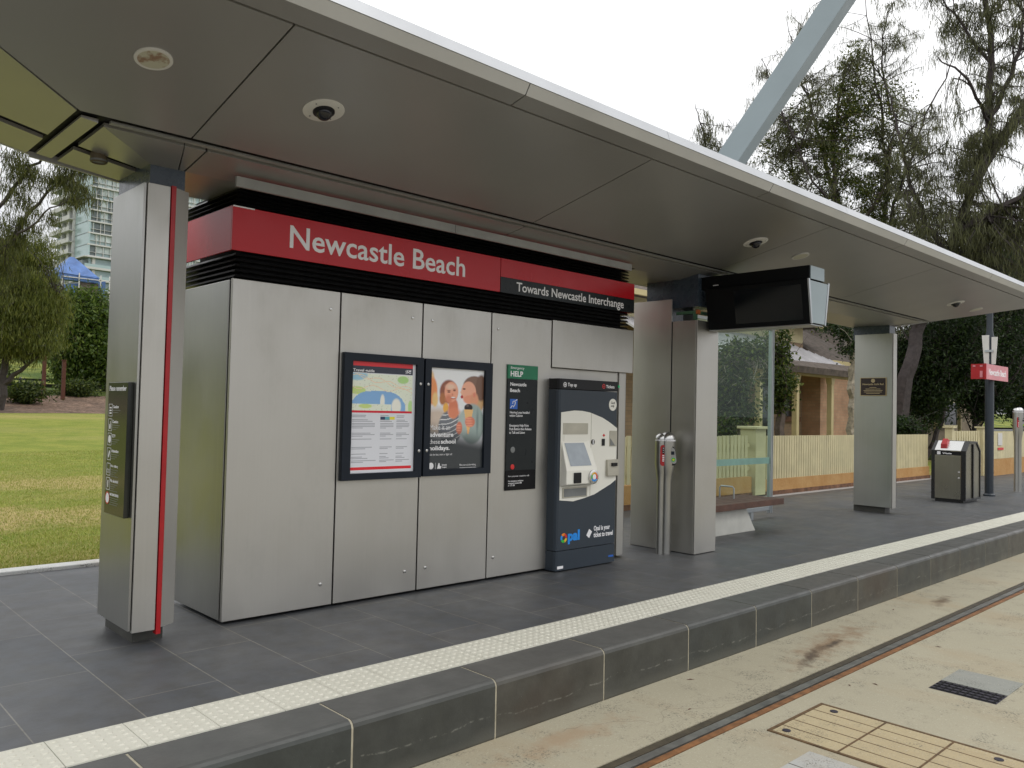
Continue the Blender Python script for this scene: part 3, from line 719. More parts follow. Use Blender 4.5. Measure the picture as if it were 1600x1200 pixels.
es = MB(); es.tube([(4.737, 4.986, 1.455), (4.742, 4.986, 1.474), (4.757, 4.986, 1.480), (4.770, 4.986, 1.468), (4.764, 4.986, 1.448), (4.752, 4.986, 1.436), (4.745, 4.986, 1.428)], .004, 5)
es.tube([(4.714, 4.986, 1.420), (4.736, 4.986, 1.442)], .004, 5).tube([(4.768, 4.986, 1.480), (4.788, 4.986, 1.492)], .004, 5)
ob('ear_symbol', es, 'white', t)
ob('speaker', MB().lathe([(.026, 0), (.026, .003), (.022, .004)], (4.752, 4.988, 1.068), (0, -1, 0), 20), 'grey_btn', t)
ob('button', MB().lathe([(.022, 0), (.022, .004), (.017, .006)], (4.752, 4.988, .924), (0, -1, 0), 20), 'icon_red', t)

# ================================================================== TICKET MACHINE
t = thing('ticket_machine', 'dark slate ticket machine with a cream curved control panel, right of the help panel', 'ticket machine', (5.6, 4.95, 0))
x0, x1, yf = 5.19, 6.005, 4.88
def tm_prof(inset=0): return [(x0+inset, 5.044), (x0+inset, yf+.03), (x0+.01+inset, yf+.008), (x0+.03+inset, yf), (x1-.02, yf), (x1-.006, yf+.006), (x1, yf+.02), (x1, 5.044)]
ob('body', MB().prism(tm_prof(), .186, 1.594), 'machine', t)
ob('base_cover', MB().prism(tm_prof(), .012, .180), 'machine', t)
ob('header', MB().prism([(a, b-.006 if b < 5 else b) for a, b in tm_prof()], 1.600, 1.690), 'machineblack', t)
arc = [(5.224, .626), (5.40, .607), (5.557, .629), (5.69, .655), (5.799, .695), (5.91, .735), (5.990, .775), (5.994, 1.255), (5.93, 1.288), (5.856, 1.322), (5.78, 1.352), (5.704, 1.372), (5.60, 1.398), (5.50, 1.410), (5.40, 1.412), (5.30, 1.402), (5.224, 1.393)]
ob('control_panel', MB().prism(arc, 4.876, 4.880, 'y'), 'machinewhite', t)
cp = t
ob('screen_hood', MB().box(5.250, 5.578, 4.873, 4.876, 1.20, 1.300), 'machineshade', t)
ob('screen_sill', MB().box(5.262, 5.56, 4.872, 4.876, 1.135, 1.198), 'machinewhite', t)
sh = MB().hexa([(5.226, 4.80, .765), (5.636, 4.80, .765), (5.636, 4.876, .74), (5.226, 4.876, .74)], [(5.226, 4.80, .885), (5.636, 4.80, .885), (5.60, 4.876, 1.145), (5.235, 4.876, 1.145)])
ob('console', sh, 'machinewhite', t, bevel=.008)
def onslope(z): return 4.80+(z-.885)*(.076/.26)-.003
sb_ = MB().add([(5.285, onslope(.925), .925), (5.565, onslope(.925), .925), (5.520, onslope(1.125), 1.125), (5.262, onslope(1.125), 1.125)], [(0, 1, 2, 3)])
ob('screen', sb_, 'screen', t)
ob('card_slot_block', MB().box(5.316, 5.411, 4.790, 4.7995, .775, .868), 'machineblack', t, bevel=.004)
ob('tap_disc', MB().lathe([(.062, 0), (.062, .014), (.054, .018)], (5.572, 4.7995, .824), (0, -1, 0), 28), 'inox', t, smooth=True)
for k, mt in enumerate(('icon_orange', 'icon_red', 'opalblue', 'opalblue', 'icon_green', 'icon_yellow')):
    a0, a1 = PI/2-.1-k*PI/3, PI/2-.1-(k+1)*PI/3+.08
    pts = []
    for a in np.linspace(a0, a1, 5): pts.append((5.572+.042*math.cos(a), .824+.042*math.sin(a)))
    for a in np.linspace(a1, a0, 5): pts.append((5.572+.026*math.cos(a), .824+.026*math.sin(a)))
    ob('colour_segment', MB().prism(pts, 4.780, 4.7814, 'y'), mt, t)
ob('tap_disc_centre', MB().cyl((5.572, 4.7813, .824), .024, .001, (0, -1, 0)), 'white', t)
ob('change_tray', MB().box(5.255, 5.58, 4.868, 4.876, .642, .732), 'machineshade', t, bevel=.004)
ob('tray_opening', MB().box(5.27, 5.565, 4.866, 4.868, .652, .722), 'grey_btn', t)
ob('coin_slot', MB().lathe([(.024, 0), (.024, .004)], (5.650, 4.876, 1.13), (0, -1, 0), 18, 1, 1), 'machineblack', t)
ob('coin_slot_mark', MB().box(5.644, 5.656, 4.870, 4.872, 1.110, 1.150), 'white', t)
ob('arrow_mark', MB().prism([(5.785, 1.190), (5.802, 1.176), (5.820, 1.190), (5.802, 1.204)], 4.873, 4.876, 'y'), 'icon_red', t)
ob('note_slot', MB().box(5.775, 5.812, 4.868, 4.876, 1.095, 1.158), 'machineblack', t)
ob('ticket_bin', MB().box(5.884, 5.990, 4.870, 4.876, 1.088, 1.232), 'machineshade', t)
ob('ticket_bin_chute', MB().prism([(5.890, 1.095), (5.955, 1.095), (5.890, 1.16)], 4.866, 4.870, 'y'), 'grey_btn', t)
o = ob('card_reader_unit', MB().hexa([(5.838, 4.845, .815), (5.998, 4.845, .815), (5.998, 4.876, .815), (5.838, 4.876, .815)], [(5.838, 4.855, .965), (5.998, 4.855, .965), (5.998, 4.876, .965), (5.838, 4.876, .965)]), 'machineshade', t, bevel=.004)
ob('card_mouth', MB().box(5.89, 5.965, 4.838, 4.852, .905, .935), 'machineblack', t)
ob('panel_seam', MB().box(5.622, 5.626, 4.8745, 4.876, .645, 1.39), 'machineshade', t)
ob('status_lamp', MB().box(5.992, 6.012, 4.868, 4.874, 1.636, 1.658), 'greenled', t)
ob('card_badge', MB().lathe([(.056, 0), (.056, .0015)], (5.929, 4.88, 1.474), (0, -1, 0), 28), 'machinewhite', t)
text('lettering', 'Card\nonly', (5.900, 5.958, 1.447, 1.503), 4.8785, 'machineblack', t, bold=.02, lift=.0006)
text('lettering', 'Top up', (5.298, 5.415, 1.615, 1.655), 4.874, 'white', t, bold=.02, lift=.0008)
text('lettering', 'Tickets', (5.822, 5.940, 1.626, 1.655), 4.874, 'white', t, bold=.02, lift=.0008)
def ringmb(cx, cz, y, r1, r2, n=20): 
    b = MB(); vs = [(cx+r1*math.cos(2*PI*i/n), y, cz+r1*math.sin(2*PI*i/n)) for i in range(n)]+[(cx+r2*math.cos(2*PI*i/n), y, cz+r2*math.sin(2*PI*i/n)) for i in range(n)]
    return b.add(vs, [(i, (i+1) % n, n+(i+1) % n, n+i) for i in range(n)])
ob('header_symbol', ringmb(5.262, 1.637, 4.8735, .022, .016).box(5.254, 5.270, 4.873, 4.8736, 1.629, 1.645), 'white', t)
ob('header_symbol', ringmb(5.788, 1.641, 4.8735, .022, .015).box(5.779, 5.797, 4.873, 4.8736, 1.637, 1.645), 'icon_red', t)
text('brand_lettering', 'pal', (5.345, 5.500, .232, .352), 4.88, 'opalblue', t, bold=.05)
for k, mt in enumerate(('icon_orange', 'icon_red', 'icon_yellow', 'icon_green', 'opalblue')):
    a0 = PI*.75-k*2*PI/5; pts = []
    for a in np.linspace(a0, a0-2*PI/5+.12, 5): pts.append((5.292+.042*math.cos(a), .293+.042*math.sin(a)))
    for a in np.linspace(a0-2*PI/5+.12, a0, 5): pts.append((5.292+.019*math.cos(a), .293+.019*math.sin(a)))
    ob('brand_segment', MB().prism(pts, 4.8785, 4.8799, 'y'), mt, t)
text('lettering', 'Opal is your\nticket to travel', (5.690, 5.962, .262, .366), 4.88, 'white', t, bold=.025)
tk = MB().add([(5.590, 4.879, .290), (5.628, 4.879, .345), (5.668, 4.879, .318), (5.630, 4.879, .262)], [(0, 1, 2, 3)])
ob('ticket_symbol', tk, 'white', t)
ob('asset_sticker', MB().box(5.215, 5.29, 4.8785, 4.88, .028, .052), 'white', t)
ob('asset_sticker', MB().box(5.905, 5.975, 4.8785, 4.88, .062, .078), 'blue_icon', t)

# ================================================================== COLUMNS
def column(cx, label, stripe):
    t = thing('platform_column', label, 'column', (cx, 5.18, 0), 'steel clad columns carrying the canopy')
    X = lambda v: v-1.78+cx
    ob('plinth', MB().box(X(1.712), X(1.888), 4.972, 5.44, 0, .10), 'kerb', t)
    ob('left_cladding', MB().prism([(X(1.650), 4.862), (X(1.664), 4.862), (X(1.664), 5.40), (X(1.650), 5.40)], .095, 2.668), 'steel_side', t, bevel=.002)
    ob('front_cladding', MB().prism([(X(1.668), 4.875), (X(1.668), 4.848), (X(1.796), 4.848), (X(1.796), 4.875)], .085, 2.668), 'steel', t, bevel=.002)
    if stripe: ob('red_stripe', MB().prism([(X(1.801), 4.890), (X(1.801), 4.842), (X(1.828), 4.846), (X(1.828), 4.895)], .060, 2.675), 'redstripe', t)
    else: ob('joint_strip', MB().box(X(1.799), X(1.812), 4.86, 4.88, .085, 2.668), 'black', t)
    xs = 1.831 if stripe else 1.815
    ob('corner_cladding', MB().prism([(X(xs), 4.852), (X(1.925), 4.905), (X(1.925), 5.40), (X(1.911), 5.40), (X(1.911), 4.915), (X(xs), 4.868)], .095, 2.668), 'steel', t)
    ob('core', MB().box(X(1.668), X(1.900), 4.935, 5.40, .10, 2.66), 'black', t)
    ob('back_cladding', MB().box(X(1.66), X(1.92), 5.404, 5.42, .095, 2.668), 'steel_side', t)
    ob('head', MB().box(X(1.70), X(1.905), 4.92, 5.46, 2.60, 2.86), 'headblue', t)
    return t
column(1.78, 'front-left stainless steel column with a vertical red stripe', True)
c2 = column(12.45, 'far stainless steel column with a small bronze plaque, beyond the glass screen', False)
# middle pillar: two steel cladding boxes of different height
p = thing('cladding_pillar', 'plain stepped stainless steel pillar beside the ticket machine, open at the top', 'pillar', (7.15, 5.05, 0), )
ob('tall_cladding', MB().box(6.950, 6.964, 4.962, 5.45, .005, 2.585).box(6.966, 7.36, 5.436, 5.45, .005, 2.585).box(7.346, 7.36, 4.962, 5.434, .005, 2.585), 'steel', p, bevel=.002)
ob('short_cladding', MB().box(6.950, 6.964, 4.665, 4.945, .008, 2.352).box(7.326, 7.34, 4.665, 4.945, .008, 2.352), 'steel', p, bevel=.002)
ob('front_cladding', MB().box(6.955, 7.337, 4.650, 4.664, .008, 2.352), 'steel', p, bevel=.002)
ob('joint', MB().box(6.956, 6.962, 4.946, 4.961, .01, 2.35), 'black', p)
ob('post', MB().box(7.04, 7.24, 5.02, 5.35, .0, 2.86), 'headblue', p)
ob('post_bracket', MB().box(7.03, 7.31, 4.70, 5.02, 2.50, 2.84), 'headblue', p)
gt = MB().box(7.0, 7.03, 4.70, 4.94, 2.425, 2.455).box(7.0, 7.03, 4.70, 4.735, 2.20, 2.425).box(7.26, 7.29, 4.70, 4.735, 2.2, 2.455).box(7.03, 7.26, 4.70, 4.735, 2.425, 2.455)
ob('green_tube', gt, 'green_tube', p)
ob('tube_end', MB().box(6.995, 7.035, 4.67, 4.699, 2.42, 2.46), 'orange_tip', p)

# ================================================================== CANOPY
cn = thing('platform_canopy', 'long grey folded metal canopy over the platform', 'canopy', (7, 4.6, 2.9))
def zf(y): return 3.904-.23*y        # front soffit plane
def zw(x): return 2.86-.197*(x-1.22) # raised end wing on the left
T = .012
def slab(b, poly, dz=.02):
    b.hexa(poly, [(x, y, z+dz) for x, y, z in poly])
sof = MB()
GY = 3.365; SY = 4.497; RY = 4.603
joints = [-.85, 1.77, 4.45, 7.12, 9.79, 12.46]
def xe(y): return 12.85+(4.5-y)*.98     # skewed right end
g = .005
# front field panels between the joints
bounds = [(1.77, 4.45), (4.45, 7.12), (7.12, 9.79)]
for a, b_ in bounds:
    slab(sof, [(a+g, GY, zf(GY)), (b_-g, GY, zf(GY)), (b_-g, SY, zf(SY)), (a+g, SY, zf(SY))])
slab(sof, [(9.79+g, GY, zf(GY)), (xe(GY), GY, zf(GY)), (xe(SY), SY, zf(SY)), (9.79+g, SY, zf(SY))])
fold = lambda x: 4.54+.857*(x-1.22)
slab(sof, [(-.15, GY, zf(GY)), (1.77-g, GY, zf(GY)), (1.77-g, SY, zf(SY)), (1.20, SY, zf(SY)), (fold(0) and (0.0), fold(0.0)+.003, zf(fold(0.0)+.003))])
# rear field: dips towards the column line
def zr(y): return 2.86-.17*(y-4.54) if y < 4.92 else 2.795+.01*(y-4.92)
rear = [(1.90, 4.45), (4.45, 7.12), (7.12, 9.79), (9.79, 12.60)]
for a, b_ in rear:
    ya = 4.92
    slab(sof, [(a+g, RY, zr(RY)), (b_-g, RY, zr(RY)), (b_-g, ya, zr(ya)), (a+g, ya, zr(ya))])
    slab(sof, [(a+g, ya, zr(ya)), (b_-g, ya, zr(ya)), (b_-g, 5.5, zr(5.5)), (a+g, 5.5, zr(5.5))])
slab(sof, [(12.605, RY, zr(RY)), (xe(RY), RY, zr(RY)), (xe(4.92), 4.92, zr(4.92)), (12.605, 4.92, zr(4.92))])
# facets round the first column
slab(sof, [(1.345, RY, 2.852), (1.77, RY, zr(RY)), (1.86, 4.92, zr(4.92)), (1.70, 4.92, 2.795)])
slab(sof, [(1.775, RY+.0, zr(RY)), (1.893, RY, zr(RY)), (1.893, 4.92, zr(4.92)), (1.868, 4.92, zr(4.92))])
slab(sof, [(1.345, RY, 2.850), (1.70, 4.92, 2.797), (1.70, 5.08, 2.799), (1.345, 5.05, 2.846)])
slab(sof, [(1.345, 5.14, 2.846), (1.70, 5.17, 2.80), (1.70, 5.47, 2.803), (1.345, 5.47, 2.846)])
slab(sof, [(1.712, 4.922, 2.7955), (1.893, 4.922, 2.7955), (1.893, 5.5, 2.80), (1.712, 5.5, 2.80)])
# end wing
slab(sof, [(1.185, 4.50, zw(1.185)), (1.185, 5.035, zw(1.185)), (-1.0, 4.94, zw(-1.)), (-1.0, 3.30, zw(-1.)), (-.17, GY, zw(-.17)), (-.04, fold(-.04), zw(-.04))])
slab(sof, [(1.185, 5.13, zw(1.185)), (1.185, 5.50, zw(1.185)), (-1.0, 5.50, zw(-1.)), (-1.0, 5.04, zw(-1.))])
so_ = ob('soffit', sof, 'soffit', cn)
# dark backing seen in the joints
bk = MB()
slab(bk, [(-.3, GY-.05, zf(GY-.05)+.021), (xe(GY)-.05, GY-.05, zf(GY-.05)+.021), (xe(SY)-.05, SY, zf(SY)+.021), (1.15, SY, zf(SY)+.021), (-.3, 3.3, zf(3.3)+.021)], .01)
slab(bk, [(1.15, SY, 2.868+.015), (xe(SY)-.05, SY, 2.868+.015), (xe(RY)-.05, RY, 2.857+.02), (1.15, RY, 2.857+.02)], .01)
slab(bk, [(1.19, RY, 2.886), (12.6, RY, 2.886), (12.6, 5.5, 2.88), (1.19, 5.5, 2.88)], .01)
slab(bk, [(1.19, 4.56, zw(1.19)+.022), (1.19, 5.50, zw(1.19)+.022), (-1.0, 5.50, zw(-1.)+.022), (-1.0, 3.6, zw(-1.)+.022), (-.04, fold(-.04)+.05, zw(-.04)+.022)], .01)
ob('joint_backing', bk, 'black', cn)
# light strips
ls = MB(); ls.hexa([(1.36, 4.532, 2.858), (12.75, 4.532, 2.858), (12.75, 4.568, 2.856), (1.36, 4.568, 2.856)], [(1.36, 4.537, 2.87), (12.75, 4.537, 2.87), (12.75, 4.563, 2.87), (1.36, 4.563, 2.87)])
ob('strip_light', ls, 'palegrey', cn)
ls = MB(); ls.hexa([(1.222, 4.56, 2.858), (1.305, 4.56, 2.848), (1.305, 5.44, 2.848), (1.222, 5.44, 2.858)], [(1.222, 4.56, 2.87), (1.305, 4.56, 2.87), (1.305, 5.44, 2.87), (1.222, 5.44, 2.87)])
ob('cross_strip', ls, 'soffit', cn)
# fascia (three faces) with joints, and roof
fa = MB(); fc = MB(); fs_ = MB(); pan = [-.30, .44, 3.12, 5.80, 8.48, 11.16, 14.05]
e0, e1, e2 = (3.236, 3.160), (3.200, 3.216), (3.220, 3.283)
for a, b_ in zip(pan[:-1], pan[1:]):
    a += .004; b_ -= .004
    slab(fs_, [(a, e0[0], e0[1]), (b_, e0[0], e0[1]), (b_, GY-.014, zf(GY-.014)), (a, GY-.014, zf(GY-.014))], .015)
    fa.hexa([(a, e0[0], e0[1]), (b_, e0[0], e0[1]), (b_, e0[0]+.02, e0[1]+.02), (a, e0[0]+.02, e0[1]+.02)], [(a, e1[0], e1[1]), (b_, e1[0], e1[1]), (b_, e1[0]+.02, e1[1]), (a, e1[0]+.02, e1[1])])
for a, b_ in ((-.3, 1.78), (1.78, 4.42), (4.42, 7.1), (7.1, 9.78), (9.78, 14.05)):
    fc.hexa([(a+.002, e1[0]-.004, e1[1]+.002), (b_-.002, e1[0]-.004, e1[1]+.002), (b_-.002, e1[0]+.03, e1[1]+.002), (a+.002, e1[0]+.03, e1[1]+.002)], [(a+.002, e2[0]-.004, e2[1]), (b_-.002, e2[0]-.004, e2[1]), (b_-.002, e2[0]+.05, e2[1]), (a+.002, e2[0]+.05, e2[1])])
# left wing fascia, rising
fa.hexa([(-1.0, 3.236, zw(-1.)), (-.305, 3.236, 3.16), (-.305, 3.26, 3.18), (-1.0, 3.26, zw(-1.)+.02)], [(-1.0, 3.2, zw(-1.)+.056), (-.305, 3.2, 3.216), (-.305, 3.22, 3.216), (-1.0, 3.22, zw(-1.)+.056)])
fc.hexa([(-1.0, 3.196, zw(-1.)+.058), (-.302, 3.196, 3.218), (-.302, 3.25, 3.218), (-1.0, 3.25, zw(-1.)+.058)], [(-1.0, 3.216, zw(-1.)+.123), (-.302, 3.216, 3.283), (-.302, 3.27, 3.283), (-1.0, 3.27, zw(-1.)+.123)])
slab(fs_, [(-1.0, 3.236, zw(-1.)), (-.305, 3.236, 3.16), (-.2, GY-.014, zf(GY-.014)), (-1.0, 3.29, zw(-1.)+.0)], .015)
ob('fascia', fa, 'fascia', cn); ob('fascia_underside', fs_, 'soffit', cn); ob('capping', fc, 'capping', cn)
rf = MB(); rf.hexa([(-1, 3.24, 3.25), (14.05, 3.24, 3.25), (13.2, 5.49, 2.90), (-1, 5.49, 2.95)], [(-1, 3.24, 3.30), (14.05, 3.24, 3.276), (13.2, 5.49, 3.0), (-1, 5.49, 3.1)])
ob('roof', rf, 'palegrey', cn)
re = MB().hexa([(-1, 5.503, zw(-1)), (1.2, 5.503, 2.862), (1.2, 5.52, 2.862), (-1, 5.52, zw(-1))], [(-1, 5.503, 3.4), (1.2, 5.503, 2.98), (1.2, 5.52, 2.98), (-1, 5.52, 3.4)])
re.hexa([(1.2, 5.503, 2.85), (1.7, 5.503, 2.80), (1.7, 5.52, 2.80), (1.2, 5.52, 2.85)], [(1.2, 5.503, 2.96), (1.7, 5.503, 2.96), (1.7, 5.52, 2.96), (1.2, 5.52, 2.96)])
re.box(1.7, 12.7, 5.503, 5.52, 2.80, 2.96)
ob('rear_fascia', re, 'fascia', cn)
ob('end_fascia', MB().hexa([(xe(3.25)+.004, 3.25, 3.16), (xe(3.25)+.03, 3.25, 3.16), (12.63, 4.95, 2.79), (12.605, 4.93, 2.79)], [(xe(3.25)+.004, 3.25, 3.25), (xe(3.25)+.03, 3.25, 3.25), (12.63, 4.95, 2.95), (12.605, 4.93, 2.95)]), 'fascia', cn)
# fittings
NRM = Vector((0, -.23, -1)).normalized()
def downlight(x, label, stain):
    z = zf(3.905); t = thing('downlight', label, 'ceiling light', (x, 3.905, z), 'round recessed downlights in the canopy')
    o = MB().lathe([(.085, -.004), (.085, .008), (.078, .010), (.070, .008)], (x, 3.905, z), NRM, 36)
    ob('rim', o, 'camwhite', t, smooth=True)
    ob('diffuser', MB().lathe([(.071, 0), (.070, .0085)], (x, 3.905, z), NRM, 36), stain, t)
    return t
def lensmat(name, stain):
    t = NT(name)
    c = t.mixc(t.rng(t.noise(2, 3), .3, .7, 0, 1), (.46, .45, .35), (.52, .51, .40))
    if stain: c = t.mixc(t.rng(t.noise(16, 4, .6), .47, .60, 0, .8), c, (.22, .10, .05))
    t.set(c, .35); return t.m
M['lens'] = lensmat('lens_clean', False); M['lens_stained'] = lensmat('lens_stained', True)
downlight(1.345, 'round downlight with a rusty brown stain, nearest in the canopy', 'lens_stained')
downlight(7.62, 'round downlight in the canopy above the hanging display', 'lens')
downlight(12.87, 'farthest round downlight near the right end of the canopy', 'lens')
def dome(x, label):
    z = zf(3.905); t = thing('security_camera', label, 'security camera', (x, 3.905, z), 'dome security cameras in the canopy')
    ob('mounting_plate', MB().lathe([(.112, -.003), (.112, .004), (.104, .007), (.06, .008)], (x, 3.905, z), NRM, 36), 'camwhite', t, smooth=True)
    pr = [(.052, .006)]+[(.046*math.cos(a), .012+.046*math.sin(a)) for a in np.linspace(0, 1.5, 7)]
    ob('dome', MB().lathe(pr, (x, 3.905, z), NRM, 28), 'smoked', t, smooth=True)
    ob('collar', MB().lathe([(.060, .004), (.058, .016), (.050, .020)], (x, 3.905, z), NRM, 28), 'machineblack', t, smooth=True)
    for a in (.6, 2.1, 3.7, 5.3): ob('screw', MB().lathe([(.005, 0), (.004, .010)], (x+.085*math.cos(a), 3.905+.085*math.sin(a), z+.085*math.sin(a)*-.23), NRM, 8), 'grey_btn', t)
dome(2.245, 'white dome security camera above the red name sign')
dome(6.76, 'white dome security camera in front of the stepped pillar')
dome(12.03, 'farthest white dome security camera near the canopy end')
t = thing('spotlight', 'small brown cylindrical spotlight under the canopy beside the red striped column', 'spotlight', (1.468, 5.10, 2.83))
ob('barrel', MB().lathe([(.045, 0), (.045, .055), (.038, .058), (.036, .045)], (1.468, 5.09, 2.842), (0, 0, -1), 24), 'spot_brown', t, smooth=True)
ob('lamp_ring', MB().lathe([(.048, .04), (.048, .05)], (1.468, 5.09, 2.842), (0, 0, -1), 24), 'grey_btn', t)

# ================================================================== HANGING DISPLAY
t = thing('hanging_display', 'black two-sided hanging passenger display with a switched-off screen', 'display', (7.24, 4.1, 2.66), )
ob('mounting_beam', MB().box(7.09, 7.38, 3.545, 4.72, 2.672, 2.80), 'display_black', t, bevel=.003)
ob('beam_end', MB().box(7.10, 7.37, 3.534, 3.544, 2.675, 2.797), 'bluegrey', t, bevel=.002)
sec = [(7.035, 2.663), (7.075, 2.662), (7.405, 2.662), (7.445, 2.663), (7.375, 2.262), (7.105, 2.262)]
ob('housing', MB().prism(sec, 3.535, 4.62, 'y'), 'display_black', t, bevel=.004)
ob('end_plate', MB().prism([(7.065, 2.655), (7.415, 2.655), (7.355, 2.268), (7.125, 2.268)], 3.522, 3.534, 'y'), 'bluegrey', t, bevel=.002)
ob('end_edge', MB().prism([(7.030, 2.668), (7.060, 2.668), (7.120, 2.262), (7.098, 2.262)], 3.520, 3.534, 'y'), 'alu', t)
ob('end_edge', MB().prism([(7.420, 2.668), (7.450, 2.668), (7.382, 2.262), (7.360, 2.262)], 3.520, 3.534, 'y'), 'alu', t)
scr = MB(); k = .07/.40
def xl(z): return 7.105-(z-2.262)*k-.002
scr.add([(xl(2.30), 3.60, 2.30), (xl(2.62), 3.60, 2.62), (xl(2.62), 4.30, 2.62), (xl(2.30), 4.30, 2.30)], [(0, 1, 2, 3)])
ob('screen', scr, 'display_screen', t)
ob('bottom_trim', MB().box(7.12, 7.36, 3.54, 4.62, 2.252, 2.259), 'alu', t)
ob('status_label', MB().box(7.082, 7.088, 4.50, 4.56, 2.70, 2.708), 'white', t)

# diagonal mast above the canopy
t = thing('leaning_mast', 'pale blue-grey square steel mast leaning up behind the canopy', 'mast', (7.15, 4.95, 2.95))
def beam(A, B, w1, w2, side):
    d = (B-A).normalized(); s1 = (side-d*side.dot(d)).normalized(); s2 = d.cross(s1)
    q = [(-1, -1), (1, -1), (1, 1), (-1, 1)]
    return MB().hexa([A+s1*(a*w1/2)+s2*(b*w2/2) for a, b in q], [B+s1*(a*w1/2)+s2*(b*w2/2) for a, b in q])
ob('shaft', beam(Vector((6.93, 5.08, 2.98)), Vector((9.061, 2.845, 7.787)), .235, .235, Vector((.265, -.834, -.485))), 'bluegrey', t, bevel=.004)
ob('foot_plate', MB().box(6.80, 7.20, 4.80, 5.20, 3.06, 3.085), 'bluegrey', t)

# ================================================================== SIGNS, READERS, FURNITURE
t = thing('rules_sign', 'tall narrow dark sign headed Please remember, on the red striped column', 'sign', (1.64, 5.08, .73), )
ob('panel', MB().box(1.618, 1.649, 4.905, 5.245, .732, 1.512), 'rulesign', t, bevel=.002)
text('lettering', 'Please remember', (5.222, 4.930, 1.462, 1.492), 1.618, 'white', t, 'left', .02, .0008)
rows = [(1.347, 'Caution', 3), (1.259, 'Caution', 4), (1.174, 'CCTV', 4), (1.086, 'Attention', 4), (.995, 'No riding', 5), (.910, 'No alcohol', 5)]
ic = MB(); ln = MB(); rb = MB()
for z, w_, n in rows:
    text('lettering', w_, (5.150, 5.150-.0125*len(w_)-.01, z+.012, z+.030), 1.618, 'white', t, 'left', .02, .0006)
    for k in range(n-1): ln.box(1.6170, 1.6178, 5.150-.13+.03*((k*7) % 3), 5.150, z-.002-.0125*k, z+.0012-.0125*k)
    for (a, b_, c_, d_) in ((5.158, 5.2215, z+.034, z+.0365), (5.158, 5.2215, z-.0365, z-.034), (5.219, 5.2215, z-.034, z+.034), (5.158, 5.1605, z-.034, z+.034)): ic.box(1.6170, 1.6178, a, b_, c_, d_)
for z in (1.325, 1.341, 1.357): ic.box(1.6172, 1.6178, 5.172, 5.208, z, z+.008)
ic.box(1.6172, 1.6178, 5.182, 5.202, 1.235, 1.262).box(1.6172, 1.6178, 5.182, 5.188, 1.262, 1.282)
ic.lathe([(.024, 0), (.024, .0006)], (1.6178, 5.190, 1.174), (-1, 0, 0), 18).hexa([(1.6172, 5.205, 1.070), (1.6172, 5.190, 1.062), (1.6178, 5.190, 1.062), (1.6178, 5.205, 1.070)], [(1.6172, 5.190, 1.108), (1.6172, 5.175, 1.100), (1.6178, 5.175, 1.100), (1.6178, 5.190, 1.108)])
ic.box(1.6172, 1.6178, 5.185, 5.197, .888, .930)
ic.lathe([(.030, 0), (.030, .0006)], (1.6178, 5.190, .825), (-1, 0, 0), 22)
def ringx(b, cy, cz, r, th):
    n = 18; q = [(1.6168, cy+rr*math.cos(2*PI*i/n), cz+rr*math.sin(2*PI*i/n)) for rr in (r, r-th) for i in range(n)]
    b.add(q, [(i, (i+1) % n, n+(i+1) % n, n+i) for i in range(n)])
ringx(rb, 5.190, .825, .037, .006); ringx(ic, 5.178, .985, .012, .003); ringx(ic, 5.205, .985, .012, .003)
text('lettering', 'NO SMOKING', (5.150, 5.00, .842, .858), 1.618, 'white', t, 'left', .03, .0006)
for k in range(4): ln.box(1.6170, 1.6178, 5.00+.02*(k % 2), 5.150, .828-.0125*k, .831-.0125*k)
ob('symbols', ic, 'white', t); ob('text_lines', ln, 'grey_btn', t); ob('prohibition_ring', rb, 'icon_red', t)

t = thing('plaque', 'small bronze commemorative plaque on the far column', 'plaque', (12.31, 5.13, 1.75))
ob('border', MB().box(12.309, 12.318, 4.935, 5.325, 1.742, 2.016), 'gold', t)
ob('plate', MB().box(12.304, 12.309, 4.948, 5.312, 1.752, 2.006), 'bronze', t)
text('lettering', 'Newcastle Light Rail', (5.285, 4.975, 1.895, 1.930), 12.304, 'gold', t, 'left', .02)
pl = MB().lathe([(.03, 0), (.03, .001)], (12.3035, 5.13, 1.968), (-1, 0, 0), 12)
for k, w_ in enumerate((.05, .11, .14, .13, .10)): pl.box(12.3025, 12.3039, 5.13-w_, 5.13+w_, 1.862-.022*k, 1.869-.022*k)
ob('small_lettering', pl, 'gold', t)

